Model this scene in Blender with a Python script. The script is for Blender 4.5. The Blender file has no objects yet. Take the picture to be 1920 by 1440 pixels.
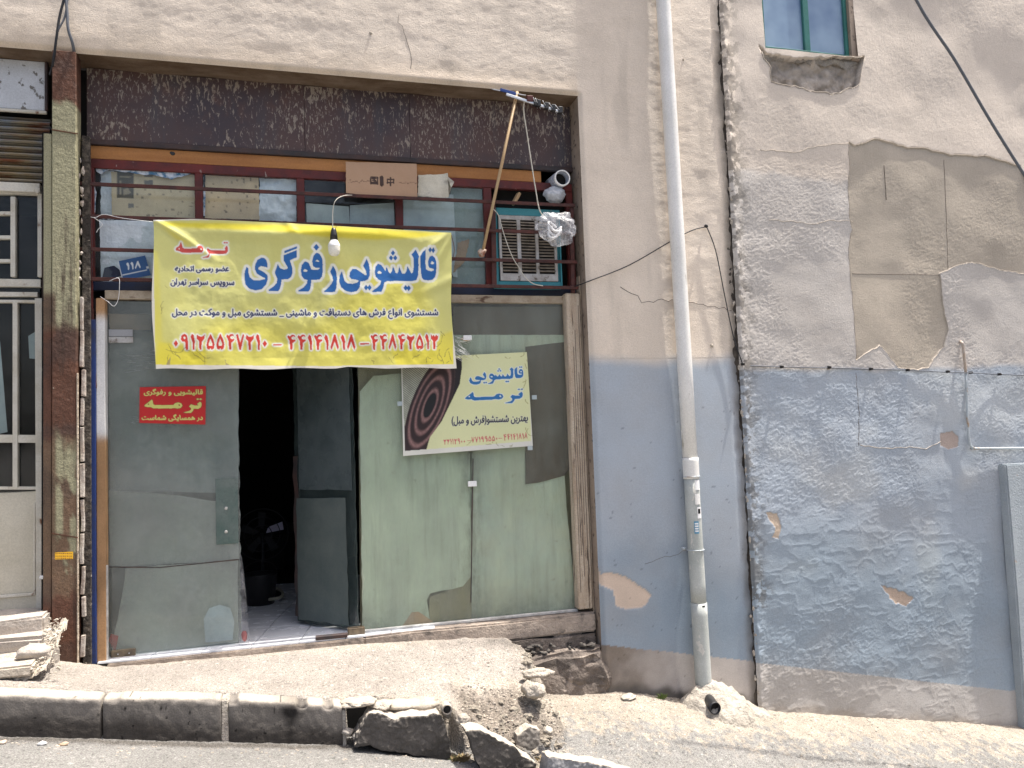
import bpy, bmesh, math, random
import numpy as np
from mathutils import Vector, Matrix, noise as mnoise
from math import sin, cos, pi, radians
random.seed(7)
C = bpy.context.scene.collection
S = bpy.context.scene
# ------------------------------------------------------------------ camera
PITCH, YAW, ROLL, FPX = map(float, (radians(3.706), radians(15.731), radians(-2.112), 1488.7))
fwd = np.array([sin(YAW)*cos(PITCH), cos(YAW)*cos(PITCH), sin(PITCH)])
rt0 = np.array([cos(YAW), -sin(YAW), 0.0]); up0 = np.cross(rt0, fwd)
RX = cos(ROLL)*rt0 + sin(ROLL)*up0; UX = -sin(ROLL)*rt0 + cos(ROLL)*up0
CAM = np.array([0.0, -5.5, 1.7])
cd = bpy.data.cameras.new('camera'); cam = bpy.data.objects.new('camera', cd); C.objects.link(cam)
m = Matrix.Identity(4)
for i in range(3):
    m[i][0] = RX[i]; m[i][1] = UX[i]; m[i][2] = -fwd[i]; m[i][3] = CAM[i]
cam.matrix_world = m
cd.sensor_width = 36; cd.lens = FPX/1920*36; cd.clip_end = 500; cd.clip_start = 0.05
S.camera = cam
# ------------------------------------------------------------------ light
SUN = Vector((0.29, -0.052, 0.955)).normalized()
w = bpy.data.worlds.new('World'); S.world = w; w.use_nodes = True
nt = w.node_tree; bg = nt.nodes['Background']
sky = nt.nodes.new('ShaderNodeTexSky'); sky.sky_type = 'NISHITA'; sky.sun_disc = False
sky.sun_elevation = math.asin(SUN.z); sky.sun_rotation = math.atan2(SUN.x, SUN.y)
sky.dust_density = 7; sky.ozone_density = .6; sky.air_density = 1.0
nt.links.new(sky.outputs[0], bg.inputs[0]); bg.inputs[1].default_value = 0.14
sl = bpy.data.lights.new('sun', 'SUN'); sl.energy = 4.7; sl.angle = radians(0.53); sl.color = (1.0, 0.95, 0.87)
so = bpy.data.objects.new('sun', sl); C.objects.link(so); so.rotation_euler = SUN.to_track_quat('Z', 'Y').to_euler()
S.view_settings.view_transform = 'Standard'; S.view_settings.look = 'None'
S.view_settings.exposure = 0.86; S.view_settings.gamma = 1
S.render.engine = 'CYCLES'

# ------------------------------------------------------------------ picking
def P(px, py, Y=0.0):
    """point of the plane at depth Y that is seen at this pixel of the 1920x1440 photograph"""
    d = fwd + RX*(px-960)/FPX - UX*(py-720)/FPX
    q = CAM + d*(Y-CAM[1])/d[1]
    return Vector(q)
def PZ(px, py, z):
    d = fwd + RX*(px-960)/FPX - UX*(py-720)/FPX
    return Vector(CAM + d*(z-CAM[2])/d[2])
def PX(px, py, Y): return P(px, py, Y).x

# ------------------------------------------------------------------ numpy noise
def vnoise(x, y, seed=0):
    rng = np.random.default_rng(seed); T = rng.random((256, 256))
    xi = np.floor(x).astype(int); yi = np.floor(y).astype(int); fx = x-xi; fy = y-yi
    fx = fx*fx*(3-2*fx); fy = fy*fy*(3-2*fy); a = xi & 255; b = yi & 255; a1 = (xi+1) & 255; b1 = (yi+1) & 255
    return (T[a, b]*(1-fx)+T[a1, b]*fx)*(1-fy)+(T[a, b1]*(1-fx)+T[a1, b1]*fx)*fy
def fbm(x, y, f=1.0, octv=4, seed=0, gain=.5):
    s = 0; a = 1; t = 0
    for o in range(octv):
        s = s + a*vnoise(x*f+17.3*o, y*f+9.1*o, seed+o); t += a; a *= gain; f *= 2.03
    return s/t
def sstep(a, b, x):
    t = np.clip((x-a)/(b-a), 0, 1); return t*t*(3-2*t)
def inpoly(X, Z, poly):
    r = np.zeros(X.shape, bool); n = len(poly); j = n-1
    for i in range(n):
        xi, yi = poly[i][0], poly[i][1]; xj, yj = poly[j][0], poly[j][1]
        if yi != yj:
            r ^= ((yi > Z) != (yj > Z)) & (X < (xj-xi)*(Z-yi)/(yj-yi)+xi)
        j = i
    return r
def jag(pts, amp, step, seed=1, closed=True):
    rng = random.Random(seed); out = []; n = len(pts)
    for i in range(n if closed else n-1):
        a = pts[i]; b = pts[(i+1) % n]; L = math.hypot(b[0]-a[0], b[1]-a[1]); k = max(1, int(L/step))
        for t in range(k):
            u = t/k; out.append((a[0]+(b[0]-a[0])*u+rng.uniform(-amp, amp), a[1]+(b[1]-a[1])*u+rng.uniform(-amp, amp)))
    if not closed: out.append(pts[-1])
    return out

# ------------------------------------------------------------------ materials
def rgb(*c):
    return (c[0], c[1], c[2], 1.0)
class NB:
    def __init__(s, name):
        s.m = bpy.data.materials.new(name); s.m.use_nodes = True; s.t = s.m.node_tree
        s.b = s.t.nodes['Principled BSDF']; s.out = s.t.nodes['Material Output']; s.co = s.n('ShaderNodeTexCoord').outputs['Object']
    def n(s, typ, **kw):
        o = s.t.nodes.new(typ)
        for k, v in kw.items():
            if k in ('op',): o.operation = v
            elif hasattr(o, k) and k not in o.inputs: setattr(o, k, v)
            else: o.inputs[k].default_value = v
        return o
    def l(s, a, b): s.t.links.new(a, b)
    def mp(s, sc=(1, 1, 1), rot=(0, 0, 0)):
        o = s.n('ShaderNodeMapping'); o.inputs['Scale'].default_value = sc; o.inputs['Rotation'].default_value = rot; s.l(s.co, o.inputs[0]); return o.outputs[0]
    def noise(s, scale, detail=4, rough=.55, vec=None, dist=0):
        o = s.n('ShaderNodeTexNoise'); o.inputs['Scale'].default_value = scale; o.inputs['Detail'].default_value = detail
        o.inputs['Roughness'].default_value = rough; o.inputs['Distortion'].default_value = dist; s.l(vec or s.co, o.inputs['Vector']); return o.outputs['Fac']
    def voro(s, scale, vec=None, feat='F1'):
        o = s.n('ShaderNodeTexVoronoi'); o.feature = feat; o.inputs['Scale'].default_value = scale; s.l(vec or s.co, o.inputs['Vector']); return o.outputs['Distance']
    def ramp(s, fac, a, b, c0=0.0, c1=1.0):
        o = s.n('ShaderNodeMapRange'); o.inputs[1].default_value = a; o.inputs[2].default_value = b; o.inputs[3].default_value = c0; o.inputs[4].default_value = c1; s.l(fac, o.inputs[0]); return o.outputs[0]
    def mix(s, fac, a, b, mode='MIX'):
        o = s.n('ShaderNodeMix'); o.data_type = 'RGBA'; o.blend_type = mode
        for i, v in ((0, fac), (6, a), (7, b)):
            if isinstance(v, (tuple, float, int)): o.inputs[i].default_value = v
            else: s.l(v, o.inputs[i])
        return o.outputs[2]
    def math(s, op, a, b):
        o = s.n('ShaderNodeMath'); o.operation = op
        for i, v in enumerate((a, b)):
            if isinstance(v, (float, int)): o.inputs[i].default_value = v
            else: s.l(v, o.inputs[i])
        return o.outputs[0]
    def bump(s, h, strength, dist, prev=None):
        o = s.n('ShaderNodeBump'); o.inputs['Strength'].default_value = strength; o.inputs['Distance'].default_value = dist
        s.l(h, o.inputs['Height'])
        if prev: s.l(prev, o.inputs['Normal'])
        return o.outputs[0]
def mat(name, c, c2=None, ns=8, lo=.35, hi=.65, rough=.8, metal=0, bump=0, bs=80, bd=.004, grain=.12, gs=120, spots=None, streak=None, stretch=(1, 1, 1), attr=False, spec=.3, sub=None):
    """weathered surface: two tones in blotches, fine grain, optional spots (colour, scale, threshold), optional vertical streaks"""
    k = NB(name); v = k.mp(stretch)
    if attr:
        a = k.n('ShaderNodeAttribute'); a.attribute_name = 'Col'; col = a.outputs['Color']
    else:
        col = k.mix(k.ramp(k.noise(ns, 6, .6, v), lo, hi), rgb(*c), rgb(*(c2 or c)))
    if streak:
        sc, s0, s1 = streak[1], streak[2], streak[3]
        col = k.mix(k.ramp(k.noise(sc, 5, .65, k.mp((1, 1, .08))), s0, s1), col, rgb(*streak[0]))
    if spots:
        sc, s0, s1 = spots[1], spots[2], spots[3]
        col = k.mix(k.ramp(k.noise(sc, 5, .6, k.mp(spots[4]) if len(spots) > 4 else None), s0, s1), col, rgb(*spots[0]))
    if grain:
        g = k.ramp(k.noise(gs, 3, .7), .3, .7, 1-grain, 1+grain)
        o = k.n('ShaderNodeVectorMath'); o.operation = 'SCALE'; k.l(col, o.inputs[0]); k.l(g, o.inputs['Scale']); col = o.outputs[0]
    k.l(col, k.b.inputs['Base Color']); k.b.inputs['Metallic'].default_value = metal
    k.b.inputs['Specular IOR Level'].default_value = spec
    k.l(k.ramp(k.noise(ns*3, 3), .3, .7, max(.02, rough-.12), min(1, rough+.12)), k.b.inputs['Roughness'])
    if bump:
        k.l(k.bump(k.noise(bs, 4, .6), bump, bd), k.b.inputs['Normal'])
    return k.m
def wallmat(name, coarse, wr=1.0):
    """painted render: colour from the painted areas (attribute), fine dabbed relief"""
    k = NB(name); a = k.n('ShaderNodeAttribute'); a.attribute_name = 'Col'; col = a.outputs['Color']
    b = k.n('ShaderNodeAttribute'); b.attribute_name = 'rough'
    g = k.ramp(k.noise(110, 5, .8), .25, .75, .84, 1.16)
    o = k.n('ShaderNodeVectorMath'); o.operation = 'SCALE'; k.l(col, o.inputs[0]); k.l(g, o.inputs['Scale']); col = o.outputs[0]
    col = k.mix(k.ramp(k.noise(1.4, 5, .6), .45, .7, 0, .22), col, rgb(.36, .31, .26))
    k.l(col, k.b.inputs['Base Color']); k.b.inputs['Roughness'].default_value = .62; k.b.inputs['Specular IOR Level'].default_value = .35
    v1 = k.noise(coarse, 3, .6, k.mp((1, 1, 1.7)), 1.1); v2 = k.noise(coarse*2.1, 5, .75, k.mp((1, 1, 1.4)), 1.6)
    h = k.math('ADD', k.math('MULTIPLY', v1, .5), k.math('MULTIPLY', v2, .42)); h = k.math('MULTIPLY', h, b.outputs['Fac'])
    k.l(k.bump(h, wr, .012), k.b.inputs['Normal'])
    return k.m
def glass(name, dust, fac0, fac1, sc=3, tint=(.96, .985, .97), gloss=.04, stretch=(1, 1, 1), gk=1.0):
    k = NB(name); k.t.nodes.remove(k.b)
    tr = k.n('ShaderNodeBsdfTransparent'); tr.inputs[0].default_value = rgb(*tint)
    df = k.n('ShaderNodeBsdfDiffuse'); n1 = k.noise(sc, 7, .68, k.mp(stretch))
    k.l(k.mix(k.ramp(k.noise(sc*2.3, 5), .35, .65), rgb(*dust), rgb(*[q*.78 for q in dust])), df.inputs[0])
    m1 = k.n('ShaderNodeMixShader'); k.l(k.ramp(n1, .35, .65, fac0, fac1), m1.inputs[0]); k.l(tr.outputs[0], m1.inputs[1]); k.l(df.outputs[0], m1.inputs[2])
    fr = k.n('ShaderNodeFresnel'); fr.inputs[0].default_value = 1.5
    gl = k.n('ShaderNodeBsdfGlossy'); k.l(k.ramp(k.noise(sc*5, 4), .3, .7, gloss, gloss+.1), gl.inputs['Roughness'])
    m2 = k.n('ShaderNodeMixShader'); ge = k.n('ShaderNodeNewGeometry'); k.l(k.math('MULTIPLY', k.math('MULTIPLY', fr.outputs[0], gk), k.math('SUBTRACT', 1.0, ge.outputs['Backfacing'])), m2.inputs[0]); k.l(m1.outputs[0], m2.inputs[1]); k.l(gl.outputs[0], m2.inputs[2])
    k.l(m2.outputs[0], k.out.inputs[0]); return k.m
M = {}
M['wallL'] = wallmat('cream_render', 46, .62); M['wallR'] = wallmat('blue_grey_render', 60, .55)
M['ground'] = mat('old_asphalt', (.3, .3, .3), attr=True, rough=.9, bump=1, bs=80, bd=.016, grain=.55, gs=130, spec=.2)
M['conc'] = mat('kerb_concrete', (.3, .3, .3), attr=True, rough=.88, bump=.6, bs=60, bd=.006, grain=.2, gs=120)
M['concrete'] = mat('grey_concrete', (.36, .33, .29), (.25, .23, .21), ns=9, bump=.9, bs=38, bd=.02, grain=.25, rough=.9)
M['mortar'] = mat('pale_mortar', (.5, .45, .38), (.33, .29, .25), ns=14, bump=1, bs=45, bd=.02, grain=.25, gs=90, rough=.95)
M['pale'] = mat('bleached_concrete', (.48, .43, .36), (.33, .29, .24), ns=12, rough=.95, bump=.8, bs=50, bd=.012)
M['stone'] = mat('pale_stone', (.46, .41, .36), (.32, .29, .26), ns=5, bump=.7, bs=20, bd=.02, grain=.15, stretch=(1, 1, 4))
M['soffit'] = mat('stained_soffit', (.10, .065, .04), (.2, .15, .11), ns=9, lo=.4, hi=.75, bump=.5, bs=40, stretch=(.4, 1, 2))
M['reveal'] = mat('reveal_render', (.36, .29, .23), (.25, .2, .16), ns=5, bump=.5, bs=60, spots=((.08, .06, .05), 18, .58, .66))
def fascia():
    k = NB('rusty_brown_sheet'); col = k.mix(k.ramp(k.noise(2.2, 6, .6), .35, .65), rgb(.045, .03, .035), rgb(.075, .038, .032))
    col = k.mix(k.ramp(k.noise(5, 5, .65, k.mp((1, 1, .12))), .5, .78, 0, .8), col, rgb(.045, .055, .065))
    sx = k.n('ShaderNodeSeparateXYZ'); k.l(k.co, sx.inputs[0]); top = k.ramp(sx.outputs[2], 3.95, 4.25, -.01, .05)
    a = k.math('ADD', k.math('ADD', k.noise(26, 6, .66, k.mp((1.8, 1, .7)), .6), top), k.ramp(k.noise(3.5, 3), .35, .7, -.05, .045))
    b = k.math('ADD', k.noise(60, 4, .6, k.mp((1.6, 1, .35))), k.ramp(k.noise(2.1, 3), .4, .7, -.06, .03))
    col = k.mix(k.ramp(a, .575, .605), col, rgb(.25, .205, .165)); col = k.mix(k.ramp(b, .59, .63, 0, .85), col, rgb(.3, .26, .21))
    col = k.mix(k.ramp(k.noise(9, 5, .7, k.mp((1, 1, .5))), .55, .8, 0, .6), col, rgb(.11, .045, .025))
    k.l(col, k.b.inputs['Base Color']); k.b.inputs['Roughness'].default_value = .55; k.l(k.bump(a, .3, .004), k.b.inputs['Normal']); return k.m
M['fascia'] = fascia()
M['rail'] = mat('dark_rail', (.035, .032, .034), (.07, .04, .035), ns=6, rough=.6)
M['orange'] = mat('orange_wood', (.38, .17, .055), (.25, .1, .03), ns=5, lo=.45, hi=.75, rough=.6, stretch=(.25, 1, 2), bump=.2)
M['maroon'] = mat('maroon_paint', (.13, .022, .018), (.07, .02, .02), ns=8, rough=.5, bump=.3, bs=40, spots=((.3, .25, .23), 26, .66, .7, (1, 1, .5)))
M['bar'] = mat('rusty_maroon_bar', (.09, .028, .022), (.045, .02, .018), ns=18, rough=.6, bump=.4, bs=60)
M['navy'] = mat('navy_paint', (.012, .02, .05), (.02, .02, .03), ns=6, rough=.5)
M['blue'] = mat('royal_blue_paint', (.015, .035, .14), (.03, .035, .06), ns=7, lo=.45, hi=.7, rough=.5, bump=.3, spots=((.25, .22, .2), 40, .68, .72))
M['post'] = mat('flaking_green_rust', (.3, .27, .15), (.09, .035, .02), ns=3, rough=.7, bump=.9, bs=30, bd=.01, attr=True, grain=.35, streak=((.05, .03, .022), 16, .56, .72), spots=((.36, .32, .25), 45, .70, .73, (1, 1, .6)))
M['rust'] = mat('rust', (.14, .055, .03), (.05, .025, .018), ns=9, rough=.85, bump=.6, bs=50)
M['white_frame'] = mat('dirty_white_paint', (.55, .53, .47), (.42, .38, .3), ns=6, lo=.45, hi=.8, rough=.55, bump=.2, spots=((.16, .07, .035), 14, .63, .72, (1, 1, .6)))
M['white_rust'] = mat('white_paint_rusting', (.5, .5, .5), attr=True, rough=.55, bump=.3, grain=.15)
M['doorpanel'] = mat('cream_steel', (.52, .49, .41), (.4, .37, .29), ns=3, lo=.4, hi=.8, rough=.5, bump=.15, spots=((.18, .1, .05), 9, .66, .74, (1, 1, .5)))
M['shutter'] = mat('shutter_steel', (.19, .22, .25), (.26, .21, .13), ns=3, lo=.4, hi=.6, rough=.5, metal=.2, spots=((.16, .06, .03), 7, .5, .65, (.5, 1, 3)))
M['lightbox'] = mat('white_sheet_worn', (.62, .64, .68), (.5, .52, .55), ns=4, rough=.5, spots=((.16, .15, .14), 20, .58, .63, (1, 1, .8)))
M['wood'] = mat('cracked_painted_wood', (.56, .48, .38), (.4, .31, .23), ns=6, rough=.8, bump=1, bs=30, bd=.02, stretch=(3, 3, .5), streak=((.1, .07, .05), 30, .58, .66))
M['lintel'] = mat('dirty_cream_lintel', (.42, .36, .28), (.28, .22, .16), ns=9, rough=.7, bump=.3, spots=((.1, .06, .04), 16, .6, .7, (.6, 1, 1.5)))
M['sill'] = mat('cracked_sill', (.42, .35, .29), (.24, .2, .17), ns=7, rough=.9, bump=.8, bs=40, bd=.015, spots=((.1, .09, .08), 9, .55, .7))
M['sillwhite'] = mat('white_bead', (.6, .6, .58), (.35, .34, .32), ns=14, rough=.6, bump=.3)
M['pole'] = mat('pine_pole', (.46, .33, .19), (.38, .25, .13), ns=8, rough=.6, stretch=(1, 1, .1))
M['card'] = mat('brown_cardboard', (.36, .25, .16), (.31, .21, .135), ns=5, rough=.85, attr=False, grain=.06)
M['print'] = mat('printed_paper', (.3, .3, .3), attr=True, rough=.75, grain=.04)
M['print_vinyl'] = mat('printed_vinyl', (.3, .3, .3), attr=True, rough=.42, grain=.03, spec=.35)
M['paper'] = mat('greyish_paper', (.4, .46, .48), (.33, .39, .42), ns=3, rough=.7, grain=.04)
M['paperb'] = mat('pale_blue_paper', (.45, .52, .57), (.36, .43, .48), ns=4, rough=.6, grain=.04)
M['plastic_w'] = mat('white_plastic_sheet', (.68, .72, .8), (.52, .57, .66), ns=5, rough=.3, bump=.5, bs=14, bd=.03, grain=.03)
M['cream_sheet'] = mat('curled_cream_sheet', (.6, .57, .48), (.5, .46, .36), ns=3, rough=.5, spots=((.14, .12, .1), 5, .55, .75, (.5, 1, 2)))
M['teal'] = mat('teal_paint', (.03, .18, .22), (.05, .22, .26), ns=7, rough=.45, bump=.15, spots=((.3, .25, .2), 22, .66, .72))
M['coolwhite'] = mat('weathered_white_metal', (.44, .44, .44), (.28, .26, .24), ns=12, rough=.55, spots=((.1, .08, .06), 20, .6, .7))
M['louvre'] = mat('dusty_louvre', (.33, .28, .22), (.16, .13, .1), ns=14, rough=.8)
M['dark'] = mat('dark_interior', (.012, .012, .013), (.02, .018, .016), ns=3, rough=.9)  # near-black puts the shade of rooms, gaps and bores into the colour
M['black'] = mat('black_plastic', (.015, .015, .016), rough=.4, spec=.5)
M['cable'] = mat('black_cable', (.02, .021, .025), rough=.5)
M['greycable'] = mat('grey_cable', (.11, .12, .14), rough=.5)
M['whitecable'] = mat('dirty_white_cable', (.5, .48, .42), rough=.5)
M['pvc'] = mat('white_pipe', (.79, .78, .76), (.70, .69, .66), ns=3, rough=.35, spec=.5, spots=((.4, .38, .33), 8, .62, .7, (1, 1, .3)))
M['pvc_old'] = mat('blue_grey_painted_pipe', (.47, .49, .47), (.38, .40, .38), ns=4, rough=.55, bump=.3, spots=((.55, .54, .5), 22, .6, .64, (1, 1, .5)))
M['gas'] = mat('gas_pipe_paint', (.45, .5, .53), (.4, .44, .46), ns=6, rough=.45, spots=((.34, .24, .16), 9, .55, .65))
M['gaswarm'] = mat('gas_pipe_tan', (.4, .29, .2), (.45, .4, .36), ns=9, rough=.5)
M['greenf'] = mat('green_window_frame', (.035, .14, .12), (.05, .19, .17), ns=8, rough=.45, spots=((.3, .25, .2), 30, .66, .72))
M['bulbglass'] = mat('milky_bulb', (.78, .76, .68), rough=.3, spec=.5)
M['bulbwhite'] = mat('white_bulb_base', (.8, .8, .8), rough=.35)
M['tile'] = mat('white_floor_tile', (.78, .80, .84), (.72, .75, .80), ns=3, rough=.22, spec=.5, grain=.03)
M['tileedge'] = mat('broken_tile_edge', (.5, .46, .42), (.32, .26, .22), ns=16, rough=.8, bump=.8, bs=50, bd=.01)
M['leaf'] = mat('weed_green', (.09, .15, .03), (.14, .17, .05), ns=30, rough=.6)
M['dry'] = mat('dry_weed', (.3, .22, .11), (.2, .15, .08), ns=30, rough=.8)
M['pink'] = mat('pink_scrap', (.6, .12, .14), (.65, .3, .3), ns=30, rough=.6)
M['alu'] = mat('aluminium', (.6, .62, .65), metal=.6, rough=.35)
M['hinge'] = mat('dirty_brass_hinge', (.22, .17, .11), (.1, .08, .06), ns=30, rough=.6, metal=.3)
M['redcloth'] = mat('red_cloth', (.45, .04, .035), (.3, .03, .03), ns=10, rough=.9)
M['mullion'] = mat('rubber_seal', (.03, .03, .03), rough=.6)
M['opp'] = mat('opposite_render', (.3, .27, .24), (.24, .22, .2), ns=1.2, rough=.9)
M['glass_left'] = glass('dusty_glass_dark', (.3, .33, .32), .08, .5, 1.6)
M['glass_low'] = glass('dusty_glass_pale', (.21, .235, .225), .6, .85, 3)
M['glass_open'] = glass('dark_glass_taped', (.06, .08, .08), .35, .62, 4, tint=(.5, .6, .6), stretch=(1, 1, .4))
M['glass_fix'] = glass('glass_over_green_paper', (.4, .44, .4), .0, .14, 3.2, stretch=(1.5, 1, .5))
M['glass_tr'] = glass('transom_glass', (.3, .33, .35), .0, .1, 4)
M['glass_shop'] = glass('clear_shop_glass', (.2, .2, .2), .0, .08, 3)
M['poly'] = glass('clear_plastic_film', (.78, .79, .82), .08, .38, 9, tint=(.97, .97, .98), gloss=.26, gk=.45)
def bluewin():
    k = NB('sky_painted_glass'); k.l(k.mix(k.ramp(k.noise(2.2, 3), .35, .7), rgb(.12, .2, .34), rgb(.3, .42, .55)), k.b.inputs['Base Color'])  # blue tones paint the reflected sky into the glass colour
    k.b.inputs['Roughness'].default_value = .28; k.b.inputs['Specular IOR Level'].default_value = .8; return k.m
M['winglass'] = bluewin()

# ------------------------------------------------------------------ object helpers
def tag(o, label=None, cat=None, group=None, kind=None):
    if label: o['label'] = label
    if cat: o['category'] = cat
    if group: o['group'] = group
    if kind: o['kind'] = kind
    return o
def thing(name, loc, label, cat, group=None):
    o = bpy.data.objects.new(name, None); C.objects.link(o); o.location = loc; o.empty_display_size = .1
    return tag(o, label, cat, group)
def link(name, me, mt=None, parent=None):
    o = bpy.data.objects.new(name, me); C.objects.link(o)
    if mt is not None: me.materials.append(M[mt] if isinstance(mt, str) else mt)
    if parent is not None:
        o.parent = parent; o.matrix_parent_inverse = Matrix.Translation(parent.location).inverted() if parent.parent is None else parent.matrix_parent_inverse.copy()
        if parent.parent is not None: o.matrix_parent_inverse = Matrix.Identity(4)
    return o
def mesh(name, vs, fs, mt=None, parent=None, smooth=False):
    me = bpy.data.meshes.new(name); me.from_pydata([tuple(v) for v in vs], [], fs); me.update()
    if smooth: me.polygons.foreach_set('use_smooth', [True]*len(me.polygons))
    # children of a moved Empty keep world coordinates through the parent inverse
    return link(name, me, mt, parent)
def fin(bm, name, mt, parent=None, smooth=False):
    me = bpy.data.meshes.new(name); bm.normal_update(); bm.to_mesh(me); bm.free()
    if smooth: me.polygons.foreach_set('use_smooth', [True]*len(me.polygons))
    return link(name, me, mt, parent)
def box(name, x0, x1, y0, y1, z0, z1, mt, parent=None, bev=.004, seg=1, fn=None, cuts=0):
    bm = bmesh.new(); bmesh.ops.create_cube(bm, size=1)
    for v in bm.verts:
        v.co = ((x0+x1)/2+v.co.x*(x1-x0), (y0+y1)/2+v.co.y*(y1-y0), (z0+z1)/2+v.co.z*(z1-z0))
    if bev: bmesh.ops.bevel(bm, geom=bm.edges[:], offset=min(bev, abs(x1-x0)*.3, abs(y1-y0)*.3, abs(z1-z0)*.3), segments=seg, affect='EDGES')
    if cuts: bmesh.ops.subdivide_edges(bm, edges=bm.edges[:], cuts=cuts, use_grid_fill=True)
    if fn:
        for v in bm.verts: v.co = fn(v.co)
    return fin(bm, name, mt, parent)
def beam(name, a, b, w_, h_, mt, parent=None, bev=.002):
    """rectangular bar from a to b: w_ across in the wall plane, h_ deep"""
    a = Vector(a); b = Vector(b); d = (b-a); L = d.length; d.normalize(); y = Vector((0, 1, 0)); s = d.cross(y).normalized(); y = s.cross(d)
    bm = bmesh.new(); bmesh.ops.create_cube(bm, size=1)
    for v in bm.verts: v.co = Vector((v.co.x*L, v.co.y*w_, v.co.z*h_))
    if bev:
        bmesh.ops.bevel(bm, geom=bm.edges[:], offset=min(bev, w_*.3, h_*.3), segments=1, affect='EDGES')
    for v in bm.verts: v.co = (a+b)/2 + d*v.co.x + s*v.co.y + y*v.co.z
    return fin(bm, name, mt, parent)
def tubemesh(pts, r, n=8, closed=False):
    pts = [Vector(p) for p in pts]; vs = []; fs = []; N = len(pts)
    rr = r if isinstance(r, (list, tuple)) else [r]*N
    ref = None
    for i, p in enumerate(pts):
        d = (pts[min(i+1, N-1)]-pts[max(i-1, 0)]).normalized()
        if ref is None: ref = d.orthogonal().normalized()
        u = (ref-d*ref.dot(d)).normalized(); ref = u; v = d.cross(u)
        for k in range(n):
            a = 2*pi*k/n; vs.append(p+(u*cos(a)+v*sin(a))*rr[i])
    for i in range(N-1):
        for k in range(n):
            a = i*n+k; b = i*n+(k+1) % n; fs.append((a, b, b+n, a+n))
    fs.append(tuple(range(n-1, -1, -1))); fs.append(tuple((N-1)*n+k for k in range(n)))
    return vs, fs
def tube(name, pts, r, mt, parent=None, n=8):
    vs, fs = tubemesh(pts, r, n); return mesh(name, vs, fs, mt, parent, True)
def smoothpts(pts, k=6):
    pts = [Vector(p) for p in pts]; out = []; n = len(pts)
    for i in range(n-1):
        p0 = pts[max(i-1, 0)]; p1 = pts[i]; p2 = pts[i+1]; p3 = pts[min(i+2, n-1)]
        for t in range(k):
            t /= k; out.append(.5*((2*p1)+(-p0+p2)*t+(2*p0-5*p1+4*p2-p3)*t*t+(-p0+3*p1-3*p2+p3)*t**3))
    out.append(pts[-1]); return out
def prism(name, pts, y0, y1, mt, parent=None, bev=0):
    """pts: (x,z) outline, extruded from y0 (front) to y1"""
    bm = bmesh.new(); vs = [bm.verts.new((x, y0, z)) for x, z in pts]; f = bm.faces.new(vs)
    r = bmesh.ops.extrude_face_region(bm, geom=[f])
    for e in r['geom']:
        if isinstance(e, bmesh.types.BMVert): e.co.y = y1
    bmesh.ops.triangulate(bm, faces=[f for f in bm.faces if len(f.verts) > 4])
    bmesh.ops.recalc_face_normals(bm, faces=bm.faces[:])
    return fin(bm, name, mt, parent)
def pp(Y, *pts): return [(P(x, y, Y).x, P(x, y, Y).z) for x, y in pts]
def gridobj(name, X, Y, Z, mt, parent=None, col=None, extra=None, mask=None, smooth=True):
    """X,Y,Z arrays (n,m) -> one mesh; mask (n-1,m-1) keeps faces; col (n,m,3)"""
    n, mm = X.shape; idx = np.arange(n*mm).reshape(n, mm)
    q = np.stack([idx[:-1, :-1], idx[1:, :-1], idx[1:, 1:], idx[:-1, 1:]], -1)
    q = q[mask] if mask is not None else q.reshape(-1, 4)
    used, inv = np.unique(q, return_inverse=True); q = inv.reshape(-1, 4)
    co = np.stack([X.ravel(), Y.ravel(), Z.ravel()], -1)[used].astype(np.float32)
    me = bpy.data.meshes.new(name); me.vertices.add(len(co)); me.vertices.foreach_set('co', co.ravel())
    nf = len(q); me.loops.add(nf*4); me.loops.foreach_set('vertex_index', q.ravel().astype(np.int32))
    me.polygons.add(nf); me.polygons.foreach_set('loop_start', np.arange(0, nf*4, 4, dtype=np.int32))
    try: me.polygons.foreach_set('loop_total', np.full(nf, 4, dtype=np.int32))
    except Exception: pass
    me.update(calc_edges=True)
    me.polygons.foreach_set('use_smooth', np.full(nf, smooth, dtype=bool))
    if col is not None:
        a = me.attributes.new('Col', 'FLOAT_COLOR', 'POINT'); c = np.concatenate([col.reshape(-1, 3), np.ones((n*mm, 1))], 1)[used].astype(np.float32); a.data.foreach_set('color', c.ravel())
    for kk, v in (extra or {}).items():
        a = me.attributes.new(kk, 'FLOAT', 'POINT'); a.data.foreach_set('value', v.ravel()[used].astype(np.float32))
    me.update(); return link(name, me, mt, parent)
def colour_mesh(o, fn):
    me = o.data; n = len(me.vertices); co = np.empty(n*3, np.float32); me.vertices.foreach_get('co', co); co = co.reshape(-1, 3)
    c = np.concatenate([fn(co), np.ones((n, 1))], 1).astype(np.float32)
    a = me.attributes.new('Col', 'FLOAT_COLOR', 'POINT'); a.data.foreach_set('color', c.ravel())
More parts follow.
